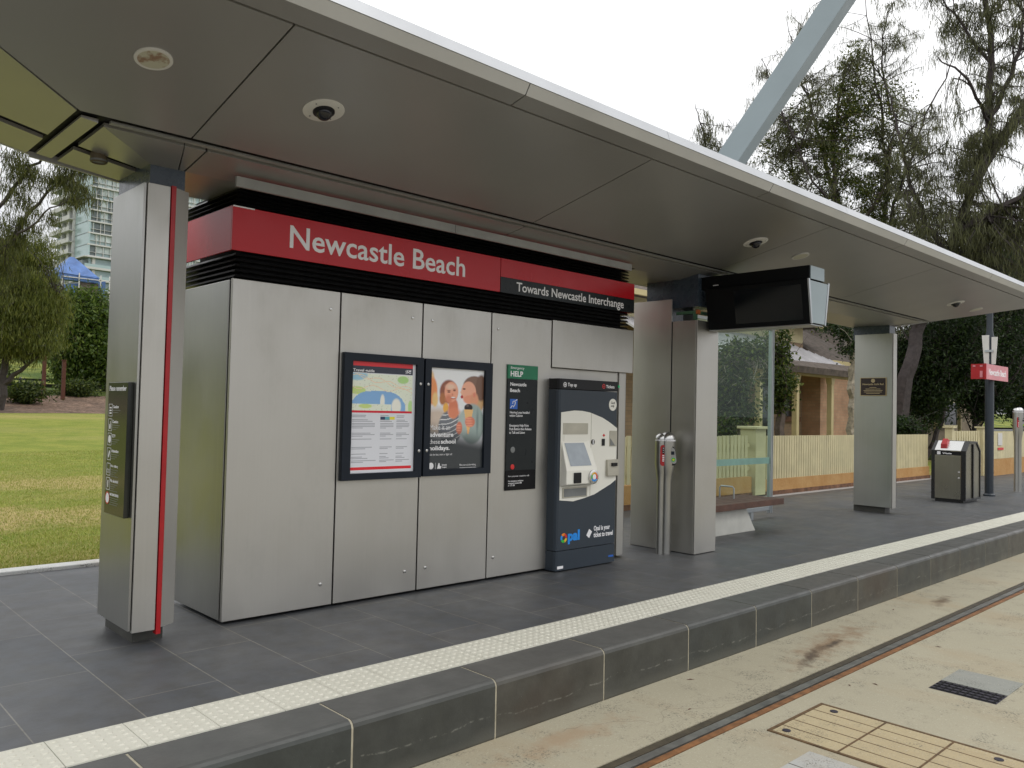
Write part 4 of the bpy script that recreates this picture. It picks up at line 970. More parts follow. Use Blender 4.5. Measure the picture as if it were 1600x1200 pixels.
def reader(x, y, face, label, h=1.215, dual=True):
    """tap-on post: oval double tube with a wider head"""
    t = thing('card_reader_post', label, 'card reader', (x, y, 0), 'steel tap-on card reader posts')
    # lobes lie along screen-right direction so both the red label and the reader face the passengers
    d = Vector((.78, -.62, 0)) if dual else Vector((.62, -.78, 0)); c0 = Vector((x, y, 0))
    def lobe(off, r, zs):
        return [(r*a, z) for a, z in zs]
    body = MB()
    for off, r in ((-.040, .046), (.022, .060)):
        c_ = c0+d*off
        k = 1.0
        body.lathe([(r*.80, 0), (r*.80, .72*h/1.215), (r*1.05, .81*h/1.215), (r*1.34, .90*h/1.215), (r*1.34, 1.135*h/1.215)], c_, (0, 0, 1), 20)
    ob('post', body, 'steel_side', t, smooth=True)
    cap = MB()
    for off, r in ((-.038, .062), (.022, .080)):
        pr = [(r*math.cos(a), 1.15*h/1.215+r*.9*math.sin(a)) for a in np.linspace(0, 1.5, 7)]
        cap.lathe([(r, 1.142*h/1.215)]+pr, c0+d*off, (0, 0, 1), 20)
    ob('cap', cap, 'inox', t, smooth=True)
    wr = MB().lathe([(.062, 0), (.062, .012)], c0+Vector((0, 0, 1.130*h/1.215))+d*.0, (0, 0, 1), 24, 1.0, 1.0)
    b2 = MB()
    for off, r in ((-.038, .064), (.022, .082)): b2.cyl(c0+d*off+Vector((0, 0, 1.128*h/1.215)), r, .013)
    ob('white_band', b2, 'white', t)
    n = Vector((-d.y*-1, d.x*-1, 0)); n = Vector((-.62, -.78, 0)) if dual else Vector((-.78, -.62, 0))
    up_ = Vector((0, 0, 1))
    def pill(cen, wd, ht, th, mt, nm, tilt=0.):
        pts = []
        for a in np.linspace(0, PI, 9): pts.append((wd*math.cos(a), ht-wd+wd*math.sin(a)))
        for a in np.linspace(PI, 2*PI, 9): pts.append((wd*math.cos(a), -(ht-wd)+wd*math.sin(a)))
        uu = (up_+d*(-tilt)).normalized(); rr = d
        lo = [cen+rr*a+uu*b_ for a, b_ in pts]; hi = [q+n*th for q in lo]
        return ob(nm, MB().hexa(lo, hi), mt, t)
    s = h/1.215
    pill(c0+d*-.040+n*.060+up_*(.985*s), .027, .105, .006, 'redstripe', 'red_label')
    pill(c0+d*-.036+n*.0665+up_*(1.035*s), .011, .035, .001, 'machineblack', 'label_window')
    for k in range(3): ob('label_mark', MB().hexa(*[[c0+d*(-.036+a)+n*q+up_*((1.015+.02*k)*s+b_) for a, b_ in ((-.006, 0), (.006, 0), (.006, .005), (-.006, .005))] for q in (.0676, .0682)]), 'white', t)
    for k in range(4): ob('label_letter', MB().hexa(*[[c0+d*(-.036+a)+n*q+up_*((.925+.018*k)*s+b_) for a, b_ in ((-.009, 0), (.009, 0), (.009, .010), (-.009, .010))] for q in (.0666, .0672)]), 'white', t)
    pill(c0+d*.047+n*.050+up_*(.985*s), .048, .10, .024, 'machineblack', 'reader_housing', .15)
    pill(c0+d*.058+n*.073+up_*(.985*s), .032, .082, .005, 'palegrey', 'reader_face', .15)
    cq = c0+d*.056+n*.078+up_*(1.010*s)
    ob('reader_screen', MB().hexa(*[[cq+d*a+n*q+up_*b_ for a, b_ in ((-.017, -.016), (.017, -.016), (.017, .018), (-.017, .018))] for q in (.0005, .0015)]), 'navy', t)
    ob('tap_target', MB().cyl(c0+d*.064+n*.078+up_*(.945*s), .020, .0015, n, 18), 'icon_green', t)
    ob('tap_target_centre', MB().cyl(c0+d*.064+n*.0796+up_*(.945*s), .010, .0015, n, 14), 'icon_yellow', t)
    return t
reader(6.79, 4.90, 0, 'steel tap-on card reader post with a red label, against the stepped pillar')
reader(18.78, 4.92, 0, 'steel tap-on card reader post at the far right end of the platform', 1.72)

# litter bin
t = thing('litter_bin', 'stainless steel litter bin with black edges and a red mouth, beside the dark post', 'bin', (15.5, 5.0, 0))
bx0, bx1, by0, by1 = 15.10, 15.88, 4.76, 5.26
ob('door', MB().box(bx0, bx0+.02, by0+.05, by1-.04, .06, .80), 'bin_steel', t, bevel=.003)
ob('name_strip', MB().box(bx0-.001, bx0+.02, by0+.05, by1-.04, .802, .875), 'machineblack', t)
text('lettering', 'Waste', (by1-.16, by1-.31, .822, .85), bx0-.001, 'white', t, 'left', .03)
ob('waste_symbol', MB().box(bx0-.003, bx0-.0012, by1-.13, by1-.075, .812, .865), 'white', t)
prof = [(bx0, .04), (bx0, .885), (bx0+.19, 1.045), (bx1-.19, 1.045), (bx1, .885), (bx1, .04)]
def frame(y0, y1):
    b = MB(); q = prof; w_ = .028; cx, cz = (bx0+bx1)/2, .55
    n = len(q); inn = [(cx+(a-cx)*.92, cz+(c_-cz)*.935) for a, c_ in q]
    for i in range(n):
        j = (i+1) % n; b.hexa([(q[i][0], y0, q[i][1]), (q[j][0], y0, q[j][1]), (inn[j][0], y0, inn[j][1]), (inn[i][0], y0, inn[i][1])], [(q[i][0], y1, q[i][1]), (q[j][0], y1, q[j][1]), (inn[j][0], y1, inn[j][1]), (inn[i][0], y1, inn[i][1])])
    return b
ob('edge_frame', frame(by0-.03, by0+.045), 'binframe', t, bevel=.004); ob('edge_frame', frame(by1-.035, by1+.02), 'binframe', t, bevel=.004)
ob('front_panel', MB().prism([((bx0+bx1)/2+(a-(bx0+bx1)/2)*.91, .55+(c_-.55)*.93) for a, c_ in prof], by0-.015, by0, 'y'), 'bin_steel', t)
ob('centre_strip', MB().box(15.47, 15.51, by0-.035, by0-.016, .05, 1.0), 'binframe', t)
ob('sloping_lid', MB().hexa([(bx0+.004, by0+.046, .878), (bx0+.185, by0+.046, 1.035), (bx0+.185, by1-.036, 1.035), (bx0+.004, by1-.036, .878)], [(bx0+.0, by0+.046, .888), (bx0+.181, by0+.046, 1.047), (bx0+.181, by1-.036, 1.047), (bx0+.0, by1-.036, .888)]), 'inox', t)
ob('top', MB().box(bx0+.187, bx1-.02, by0+.046, by1-.036, .9, 1.043), 'inox', t)
ob('mouth', MB().hexa([(bx0+.03, by1-.22, .905), (bx0+.19, by1-.22, 1.046), (bx0+.19, by1-.12, 1.046), (bx0+.03, by1-.12, .905)], [(bx0+.04, by1-.22, .99), (bx0+.13, by1-.20, 1.085), (bx0+.13, by1-.13, 1.085), (bx0+.04, by1-.12, .99)]), 'redstripe', t)
ob('base', MB().box(bx0+.05, bx1-.05, by0+.02, by1-.03, 0, .06), 'binframe', t)
for z in (.42, .52): ob('catch', MB().box(bx0-.006, bx0, by0+.06, by0+.09, z, z+.012), 'white', t)

# dark post with station sign
t = thing('dark_post', 'slim dark blue-black post beside the litter bin', 'post', (17.09, 4.95, 0))
ob('shaft', MB().lathe([(.075, 0), (.075, 3.0), (.055, 3.1), (.055, 3.62)], (17.09, 4.95, 0), n=20), 'pole', t, smooth=True)
ob('base_collar', MB().lathe([(.10, 0), (.10, .03), (.078, .05)], (17.09, 4.95, 0), n=20), 'pole', t)
t = thing('platform_sign', 'red platform sign with a folded face painted with pink sheen, fixed to the dark post', 'sign', (17.09, 4.8, 2.17))
ob('red_face', MB().box(16.44, 16.465, 4.848, 5.07, 2.172, 2.448), 'redstripe', t)
ob('long_face', MB().box(16.452, 17.75, 4.82, 4.845, 2.17, 2.45), 'signpink', t)
ob('edge', MB().box(16.42, 16.449, 4.812, 4.846, 2.165, 2.455), 'redstripe', t)
ob('bracket', MB().box(17.03, 17.15, 4.846, 4.90, 2.24, 2.40), 'pole', t)
text('lettering', 'Newcastle Beach', (16.60, 17.62, 2.25, 2.37), 4.82, 'white', t, bold=.02)
for (a, b_) in ((5.02, 2.395), (4.90, 2.395), (4.90, 2.20)): ob('label_patch', MB().box(16.434, 16.4395, a-.025, a+.02, b_, b_+.03 if b_ > 2.3 else b_+.12), 'signpink', t)
t = thing('route_panel', 'pair of tall white panels clamped to the dark post above the red sign', 'sign', (17.09, 4.95, 2.47))
ob('panel', MB().hexa([(16.99, 5.015, 2.47), (16.99, 4.935, 2.47), (17.01, 4.935, 2.47), (17.01, 5.015, 2.47)], [(16.99, 5.055, 3.02), (16.99, 4.935, 3.02), (17.01, 4.935, 3.02), (17.01, 5.055, 3.02)]), 'camwhite', t)
ob('panel', MB().hexa([(16.99, 4.89, 2.47), (16.99, 4.825, 2.47), (17.01, 4.825, 2.47), (17.01, 4.89, 2.47)], [(16.99, 4.89, 2.98), (16.99, 4.79, 2.98), (17.01, 4.79, 2.98), (17.01, 4.89, 2.98)]), 'camwhite', t)
ob('clamp', MB().box(16.97, 17.06, 4.86, 5.0, 2.70, 2.74), 'alu', t)

# glass screen and bench
t = thing('glass_screen', 'clear glass windbreak screen with an aluminium frame behind the timber bench', 'glass screen', (9.6, 5.78, 0))
ob('pane', MB().box(8.05, 10.44, 5.775, 5.785, .16, 2.60), 'glass', t)
ob('end_post', MB().box(10.445, 10.475, 5.75, 5.81, .06, 2.64).box(10.487, 10.505, 5.75, 5.81, .06, 2.64), 'alu', t, bevel=.003)
ob('bottom_rail', MB().box(8.0, 10.445, 5.76, 5.80, .10, .155), 'alu', t, bevel=.003)
ob('top_rail', MB().box(8.0, 10.445, 5.76, 5.80, 2.602, 2.64), 'alu', t)
ob('frosted_band', MB().box(8.05, 10.44, 5.771, 5.7735, .745, .83), 'glassband', t)
for x in (8.5, 9.95): ob('foot', MB().box(x-.03, x+.03, 5.74, 5.82, 0, .099), 'alu', t)
ob('start_post', MB().box(7.96, 8.0, 5.75, 5.81, .0, 2.64), 'alu', t)
t = thing('platform_bench', 'low bench with a red-brown timber seat on a white concrete wedge', 'bench', (8.8, 5.4, 0))
sb2 = MB()
for i in range(5): sb2.box(7.5, 9.60, 5.13+.105*i, 5.228+.105*i, .318, .372)
ob('seat', sb2, 'timber', t, bevel=.004)
ob('front_edge', MB().box(7.5, 9.60, 5.10, 5.128, .300, .374), 'timber', t, bevel=.003)
ob('leg', MB().hexa([(7.7, 5.20, 0), (9.09, 5.20, 0), (9.09, 5.60, 0), (7.7, 5.60, 0)], [(7.85, 5.20, .315), (8.85, 5.20, .315), (8.85, 5.60, .315), (7.85, 5.60, .315)]), 'concrete_leg', t, bevel=.006)
for x in (8.42, 8.95):
    ob('armrest', MB().tube([(x, 5.42, .374), (x, 5.42, .50), (x, 5.44, .52), (x, 5.60, .52), (x, 5.62, .50), (x, 5.62, .374)], .010, 8), 'alu', t, smooth=True)

# ================================================================== FENCE, GATE, HOUSES
def pickets(b, x0, x1, y, z0, z1, pitch=.092, w_=.074, jit=0.):
    n = int((x1-x0)/pitch)
    for i in range(n):
        x = x0+pitch*(i+.5); dz = random.uniform(-jit, jit); dx = random.uniform(-jit, jit)*.8
        b.hexa([(x-w_/2, y, z0), (x+w_/2, y, z0), (x+w_/2, y+.02, z0), (x-w_/2, y+.02, z0)], [(x-w_/2+dx, y, z1+dz), (x+w_/2+dx, y, z1+dz), (x+w_/2+dx, y+.02, z1+dz), (x-w_/2+dx, y+.02, z1+dz)])
    return b
random.seed(5)
f = thing('picket_fence', 'long cream close-boarded picket fence on an orange sandstone base beyond the platform', 'fence', (17, 7.35, 0))
ob('pickets', pickets(MB(), 13.2, 20.9, 7.36, .275, 1.055), 'cream', f)
ob('rail', MB().box(13.2, 20.9, 7.385, 7.43, .40, .46).box(13.2, 20.9, 7.385, 7.43, .85, .91), 'cream', f)
ob('sandstone_base', MB().box(13.15, 20.9, 7.35, 7.60, .03, .285), 'sandstone', f)
ob('footing', MB().box(13.15, 20.9, 7.33, 7.62, 0, .075), 'sandfoot', f)
f = thing('old_picket_fence', 'older cream picket fence with open gaps, seen through the glass screen', 'fence', (11.5, 7.4, 0))
ob('pickets', pickets(MB(), 8.4, 12.75, 7.40, .36, 1.06, .115, .082, .012), 'cream', f)
ob('rail', MB().box(8.4, 12.75, 7.425, 7.46, .46, .52).box(8.4, 12.75, 7.425, 7.46, .86, .92), 'cream', f)
ob('sandstone_base', MB().box(8.4, 12.75, 7.38, 7.6, .03, .35), 'sandstone', f)
ob('footing', MB().box(8.4, 12.75, 7.36, 7.62, 0, .08), 'sandfoot', f)
t = thing('gate_pier', 'square cream pier with a flat cap between the two picket fences', 'pier', (12.97, 7.45, 0))
ob('shaft', MB().box(12.79, 13.13, 7.33, 7.63, .03, 1.17), 'cream', t); ob('cap', MB().box(12.74, 13.18, 7.28, 7.68, 1.171, 1.22), 'cream', t, bevel=.01)
t = thing('fence_gate', 'cream picket gate with dark gaps between capped posts, right of the litter bin', 'gate', (22.3, 6.95, 0))
ob('boards', pickets(MB(), 21.15, 23.25, 6.95, .46, 1.15, .175, .115), 'cream', t)
ob('rail', MB().box(21.15, 23.25, 6.975, 7.02, .55, .62).box(21.15, 23.25, 6.975, 7.02, .98, 1.05), 'cream', t)
ob('lower_wall', MB().box(21.0, 23.3, 7.05, 7.25, .0, .44), 'sandstone', t)
for x in (21.08, 23.36): 
    g_ = ob('post', MB().box(x-.08, x+.08, 6.88, 7.04, 0, 1.22), 'cream', t); ob('post_cap', MB().box(x-.12, x+.12, 6.84, 7.08, 1.221, 1.26), 'cream', g_)
f = thing('boundary_fence', 'cream boarded fence on a sandstone base at the far right, carrying a small notice', 'fence', (26, 6.7, 0))
ob('boards', pickets(MB(), 23.5, 34, 6.70, .435, 1.145, .14, .135), 'cream', f)
ob('sandstone_base', MB().box(23.45, 34, 6.70, 6.95, .0, .43), 'sandstone', f)
t = thing('notice', 'small white notice with a red strip on the far right fence', 'notice', (24.0, 6.69, .8))
ob('sheet', MB().box(23.80, 24.15, 6.685, 6.695, .78, 1.10), 'camwhite', t); ob('red_strip', MB().box(23.80, 24.25, 6.683, 6.695, .66, .72), 'icon_red', t)

h = thing('brick_cottage', 'single-storey orange brick cottage with a pale tin verandah roof and cream posts', 'house', (20, 12, 0))
ob('wall', MB().box(14.0, 22.65, 11.5, 17.5, 0, 3.55), 'brick', h)
ob('upper_wall', MB().box(14.0, 22.65, 11.5, 17.5, 3.56, 4.1), 'cream', h)
w_ = ob('wing_wall', MB().box(22.66, 26.4, 10.95, 17.5, 0, 3.0), 'brick_light', h)
for x in (17.56, 19.36, 21.28): ob('verandah_post', MB().box(x-.065, x+.065, 9.94, 10.07, .1, 2.46).hexa([(x-.075, 9.93, 2.30), (x+.075, 9.93, 2.30), (x+.075, 10.08, 2.30), (x-.075, 10.08, 2.30)], [(x-.12, 9.92, 2.46), (x+.12, 9.92, 2.46), (x+.12, 10.09, 2.46), (x-.12, 10.09, 2.46)]), 'cream_post', h)
ob('verandah_beam', MB().box(14.3, 22.5, 9.93, 10.08, 2.462, 2.58), 'cream_post', h)
vr = MB().hexa([(14.0, 9.75, 2.575), (23.0, 9.75, 2.575), (21.2, 11.48, 3.52), (14.0, 11.48, 3.52)], [(14.0, 9.75, 2.62), (23.0, 9.75, 2.62), (21.2, 11.48, 3.57), (14.0, 11.48, 3.57)])
vr.add([(23.0, 9.75, 2.62), (23.0, 11.48, 2.62), (21.2, 11.48, 3.57)], [(0, 1, 2)])
# corrugations
for i in range(60):
    x = 14.1+.145*i; k = (1.0 if x < 21.2 else max(0., 1-(x-21.2)/1.8))
    if k > .05: vr.hexa([(x-.02, 9.76, 2.61), (x+.02, 9.76, 2.61), (x+.02, 9.76+1.7*k, 2.61+.945*k), (x-.02, 9.76+1.7*k, 2.61+.945*k)], [(x-.012, 9.76, 2.645), (x+.012, 9.76, 2.645), (x+.012, 9.76+1.7*k, 2.645+.945*k), (x-.012, 9.76+1.7*k, 2.645+.945*k)])
ob('verandah_roof', vr, 'roof_zinc', h)
ob('roof_edge', MB().hexa([(14.0, 9.70, 2.50), (23.05, 9.70, 2.50), (23.05, 9.745, 2.50), (14.0, 9.745, 2.50)], [(14.0, 9.66, 2.66), (23.05, 9.66, 2.66), (22.6, 10.05, 2.86), (14.0, 10.05, 2.80)]), 'roof_rust', h)
for x0_ in (19.05, 15.9):
    wd = ob('window', MB().box(x0_-.45, x0_+.45, 11.44, 11.499, 1.42, 2.75), 'window_dark', h)
    ob('window_frame', MB().box(x0_-.50, x0_-.451, 11.42, 11.499, 1.42, 2.80).box(x0_+.451, x0_+.50, 11.42, 11.499, 1.42, 2.80).box(x0_-.45, x0_+.45, 11.42, 11.43, 2.06, 2.11), 'cream_post', wd)
    ob('window_sill', MB().box(x0_-.6, x0_+.6, 11.38, 11.499, 1.24, 1.40), 'sandfoot', wd)
wd = ob('window', MB().box(21.3, 22.2, 11.44, 11.499, 1.42, 2.75), 'window_dark', h)
ob('window_sill', MB().box(21.2, 22.35, 11.38, 11.499, 1.26, 1.40), 'sandfoot', wd)
ob('door', MB().box(20.0, 20.9, 11.44, 11.499, .1, 2.3), 'window_dark', h)
ob('main_roof', MB().hexa([(13.6, 11.0, 4.05), (23.4, 11.0, 4.05), (23.4, 18, 4.05), (13.6, 18, 4.05)], [(16.5, 13.8, 5.9), (20.4, 13.8, 5.9), (20.4, 15.2, 5.9), (16.5, 15.2, 5.9)]), 'roof_rust', h)
ob('gutter', MB().box(13.5, 23.5, 10.92, 10.99, 3.98, 4.10), 'cream_post', h)
ob('wing_roof', MB().hexa([(22.7, 10.7, 3.01), (26.7, 10.7, 3.01), (26.7, 17.8, 3.01), (22.7, 17.8, 3.01)], [(22.7, 13.0, 4.3), (25.4, 13.0, 4.3), (25.4, 15.5, 4.3), (22.7, 15.5, 4.3)]), 'roof_rust', h)
ob('wing_gutter', MB().box(22.7, 26.8, 10.6, 10.69, 2.93, 3.05), 'cream_post', h)
h = thing('shaded_house', 'dim tan house half hidden behind the dark trees at the right', 'house', (34, 13, 0))
ob('wall', MB().box(28.5, 44, 13.0, 19, 0, 3.6), 'housewall', h)
ob('cream_bay', MB().box(28.6, 30.9, 11.5, 12.99, 0, 2.5), 'cream', h)
ob('dark_opening', MB().box(31.5, 33.2, 12.9, 12.99, 0, 2.3), 'window_dark', h)
for x in (34.6, 37.4, 40.2): ob('verandah_post', MB().box(x-.06, x+.06, 11.9, 12.02, 0, 2.7), 'cream_post', h)
wn = ob('window', MB().box(38.3, 40.0, 12.9, 12.99, 1.2, 2.2), 'window_dark', h); ob('window_frame', MB().box(38.2, 40.1, 12.86, 12.89, 2.2, 2.32).box(38.2, 40.1, 12.86, 12.89, 1.1, 1.2).box(38.2, 38.3, 12.86, 12.89, 1.2, 2.2).box(40.0, 40.1, 12.86, 12.89, 1.2, 2.2), 'cream', wn)
ob('roof', MB().hexa([(28, 12.4, 3.61), (44.5, 12.4, 3.61), (44.5, 19.5, 3.61), (28, 19.5, 3.61)], [(31, 15.5, 5.6), (41.5, 15.5, 5.6), (41.5, 16.5, 5.6), (31, 16.5, 5.6)]), 'roof_rust', h)
h = thing('cream_house', 'tall cream rendered house wall glimpsed between the trees above the cottage', 'house', (31, 19, 0))
ob('wall', MB().box(27.5, 33.5, 19.5, 26, 0, 6.0), 'concrete_plain', h)
ob('roof', MB().hexa([(27, 19, 6.01), (34, 19, 6.01), (34, 26.5, 6.01), (27, 26.5, 6.01)], [(29, 22, 7.6), (32, 22, 7.6), (32, 23.5, 7.6), (29, 23.5, 7.6)]), 'roof_rust', h)

# ---- apartment tower (local x along the main front, y to the back)
t = thing('apartment_tower', 'tall apartment tower with a glass front and white side balconies behind the park', 'apartment building', (65.7, 234, 1.9))
t.rotation_euler = (0, 0, R(4.33)); TL = Vector(t.location)
def tob(name, mb, mat, par=None, **k):   # local coordinates of the tower
    mb.v = [(x+TL.x, y+TL.y, z+TL.z) for x, y, z in mb.v]; return ob(name, mb, mat, par or t, **k)
FH = 3.12; Z0 = 38.0; NF = 8; TW = 36
tob('glass_core', MB().box(.4, TW-.4, .4, 24, 0, Z0+NF*FH-1.0), 'tower_glass')
tob('pale_glass_side', MB().box(0, .38, -.2, 9.5, Z0, Z0+NF*FH-.6), 'tower_pale')
tob('side_joints', (lambda b: [b.box(-.06, -.001, -.2, 9.5, Z0+FH*i-.08, Z0+FH*i+.08) for i in range(1, NF)] and b)(MB()), 'tower_dark')
fl = MB(); mu = MB(); bl = MB(); dk = MB()
rr_ = random.Random(11)
for i in range(NF+1): fl.box(-.1, TW, -.25, .38, Z0+FH*i-.22, Z0+FH*i+.12)
for i in range(NF):
    x = .1
    while x < TW:
        mu.box(x-.05, x+.05, -.05, .37, Z0+FH*i+.12, Z0+FH*(i+1)-.22); x += rr_.choice((1.0, 1.5, 1.9, 1.9))
    mu.box(0, TW, -.05, .30, Z0+FH*i+1.05, Z0+FH*i+1.13)
    x = .4
    while x < TW-2:
        w1 = rr_.uniform(.8, 2.6)
        if rr_.random() < .55: bl.box(x, x+w1, .32, .39, Z0+FH*i+(.15 if rr_.random() < .6 else 1.2), Z0+FH*(i+1)-.24)
        elif rr_.random() < .6: dk.box(x, x+w1, .30, .385, Z0+FH*i+.15, Z0+FH*(i+1)-.24)
        x += w1+.2
tob('floor_edge', fl, 'tower_white'); tob('mullions', mu, 'tower_white'); tob('blinds', bl, 'curtain'); tob('dark_bays', dk, 'tower_dark')
# podium floors
pw = MB().box(-1.0, TW, .8, 23, 0, Z0-1.2); tob('podium_core', pw, 'tower_dark')
for i in range(12):
    z = Z0-FH*i
    tob('podium_slab', MB().box(-1.2, TW, -.9, 9, z-.45, z+.12 if i else z-.2), 'tower_white')
pp = MB(); pg = MB()
for i in range(12):
    z = Z0-FH*(i+1)
    for x in (1.5, 8.2, 11.8, 17.5, 23.4, 29): pp.box(x-.35, x+.35, -.3, .79, z+.12, z+FH-.45)
    for x in (3.0, 5.2, 9.8, 13.5, 15.6, 20, 26): pg.box(x, x+1.5, .5, .79, z+.12, z+FH-.5)
    pg.box(-1.0, TW, -.85, -.8, z+.12, z+.9)
tob('podium_piers', pp, 'tower_white'); tob('podium_windows', pg, 'tower_pale')
for i in range(21):
    z = Z0+NF*FH-1.4-FH*i
    b = tob('balcony', MB().box(-1.6, 4, 9.6, 24.5, z-.22, z+.05), 'tower_white')
    tob('balustrade', MB().box(-1.6, -1.52, 9.6, 24.5, z+.06, z+1.0).box(-1.6, 4, 24.42, 24.5, z+.06, z+1.0), 'tower_white', b)
tob('balcony_core', MB().box(.5, 6, 9.55, 24.0, 0, Z0+NF*FH-2.5), 'tower_dark')
tob('balcony_piers', MB().box(-1.0, .5, 16.6, 17.2, 0, Z0+NF*FH-2.5).box(-.6, .49, 9.6, 10.1, 0, Z0+NF*FH-1.2).box(-.6, .49, 12.6, 14.2, 0, Z0+NF*FH-2.5), 'tower_white')
# ---- tarpaulin-wrapped scaffold
t = thing('wrapped_scaffold', 'building wrapped in blue tarpaulin under a peaked blue roof, in front of the tower', 'building', (31.8, 115.7, 1.9))
tb2 = MB(); X0, Y0 = 29.9, 115.7
tb2.hexa([(X0-.6, Y0, 0), (X0+4.9, Y0, 0), (X0+4.9, Y0+5, 0), (X0-.6, Y0+5, 0)], [(X0-.6, Y0, 16.2), (X0+4.9, Y0, 17.3), (X0+4.9, Y0+5, 17.3), (X0-.6, Y0+5, 16.2)])
ob('wrap', tb2, 'tarp', t)
ob('opening', MB().box(X0+1.6, X0+4.0, Y0-.2, Y0-.01, 15.2, 16.8), 'roof_rust', t)
ob('peaked_roof', MB().hexa([(X0-1.0, Y0-.6, 17.7), (X0+4.0, Y0-.6, 17.5), (X0+4.0, Y0+6, 17.5), (X0-1.0, Y0+6, 17.7)], [(X0+1.1, Y0+2.2, 20.3), (X0+1.6, Y0+2.2, 20.3), (X0+1.6, Y0+3.2, 20.3), (X0+1.1, Y0+3.2, 20.3)]), 'tarp', t)
ob('skirt', MB().box(X0-.9, X0+3.9, Y0-.5, Y0-.4, 16.9, 17.7), 'tarp', t)
sp = MB()
for x in (X0-.5, X0+1.5, X0+4.1, X0+5.2): sp.box(x-.06, x+.06, Y0-.7, Y0-.58, 0, 17.9 if x > X0 else 17)
sp.box(X0-.5, X0+5.2, Y0-.7, Y0-.6, 17.2, 17.3).box(X0+3, X0+5.4, Y0-.7, Y0-.6, 14.6, 14.7)
ob('scaffold_poles', sp, 'camwhite', t)
# park furniture
t = thing('rusty_post', 'slim rusty park post behind the lawn, left of its twin', 'post', (10.8, 44.7, hgt(10.8, 44.7)), 'rusty posts in the park')
ob('shaft', MB().box(10.72, 10.88, 44.62, 44.78, 1.0, 3.6), 'post_rust', t); ob('cap', MB().box(10.69, 10.91, 44.59, 44.81, 3.6, 3.64), 'post_rust', t)
t2_ = dup(t, (11.62, 44.5, t.location.z-.25), 'slim rusty park post behind the lawn, nearer the round dark tree')
t = thing('road_barrier', 'low dark steel road barrier behind the park trees', 'barrier', (18, 57, 2))
ob('rails', MB().box(11.5, 26, 56.9, 57.0, 2.55, 2.68).box(11.5, 26, 56.9, 57.0, 2.15, 2.38), 'binframe', t)
for x in (12.5, 14.5, 16.5, 18.5, 20.5, 22.5): ob('post', MB().box(x-.06, x+.06, 57.01, 57.1, 1.9, 2.75), 'camwhite', t)

# ================================================================== TREES
RV = np.array([.7258, -.6879, 0.]); DV = np.array([.6879, .7258, 0.]); UV = np.array([0, 0, 1.])
def tubes_raw(paths, n=5):
    """paths: list of (pts Nx3, radii) -> quads"""
    out = []
    for pts, rad in paths:
        pts = np.asarray(pts, float); k = len(pts); rings = np.zeros((k, n, 3)); ref = np.array([.3, .2, .93])
        for i in range(k):
            d = pts[min(i+1, k-1)]-pts[max(i-1, 0)]; d /= (np.linalg.norm(d)+1e-9)
            r0 = ref if abs(d@ref) < .9 else np.array([1., 0, 0]); a = r0-d*(d@r0); a /= np.linalg.norm(a); b = np.cross(d, a)
            th = np.arange(n)*2*PI/n; rings[i] = pts[i]+rad[i]*(np.cos(th)[:, None]*a+np.sin(th)[:, None]*b)
        for i in range(k-1):
            q = np.stack([rings[i], np.roll(rings[i], -1, 0), np.roll(rings[i+1], -1, 0), rings[i+1]], 1); out.append(q.reshape(-1, 3))
    return np.concatenate(out)
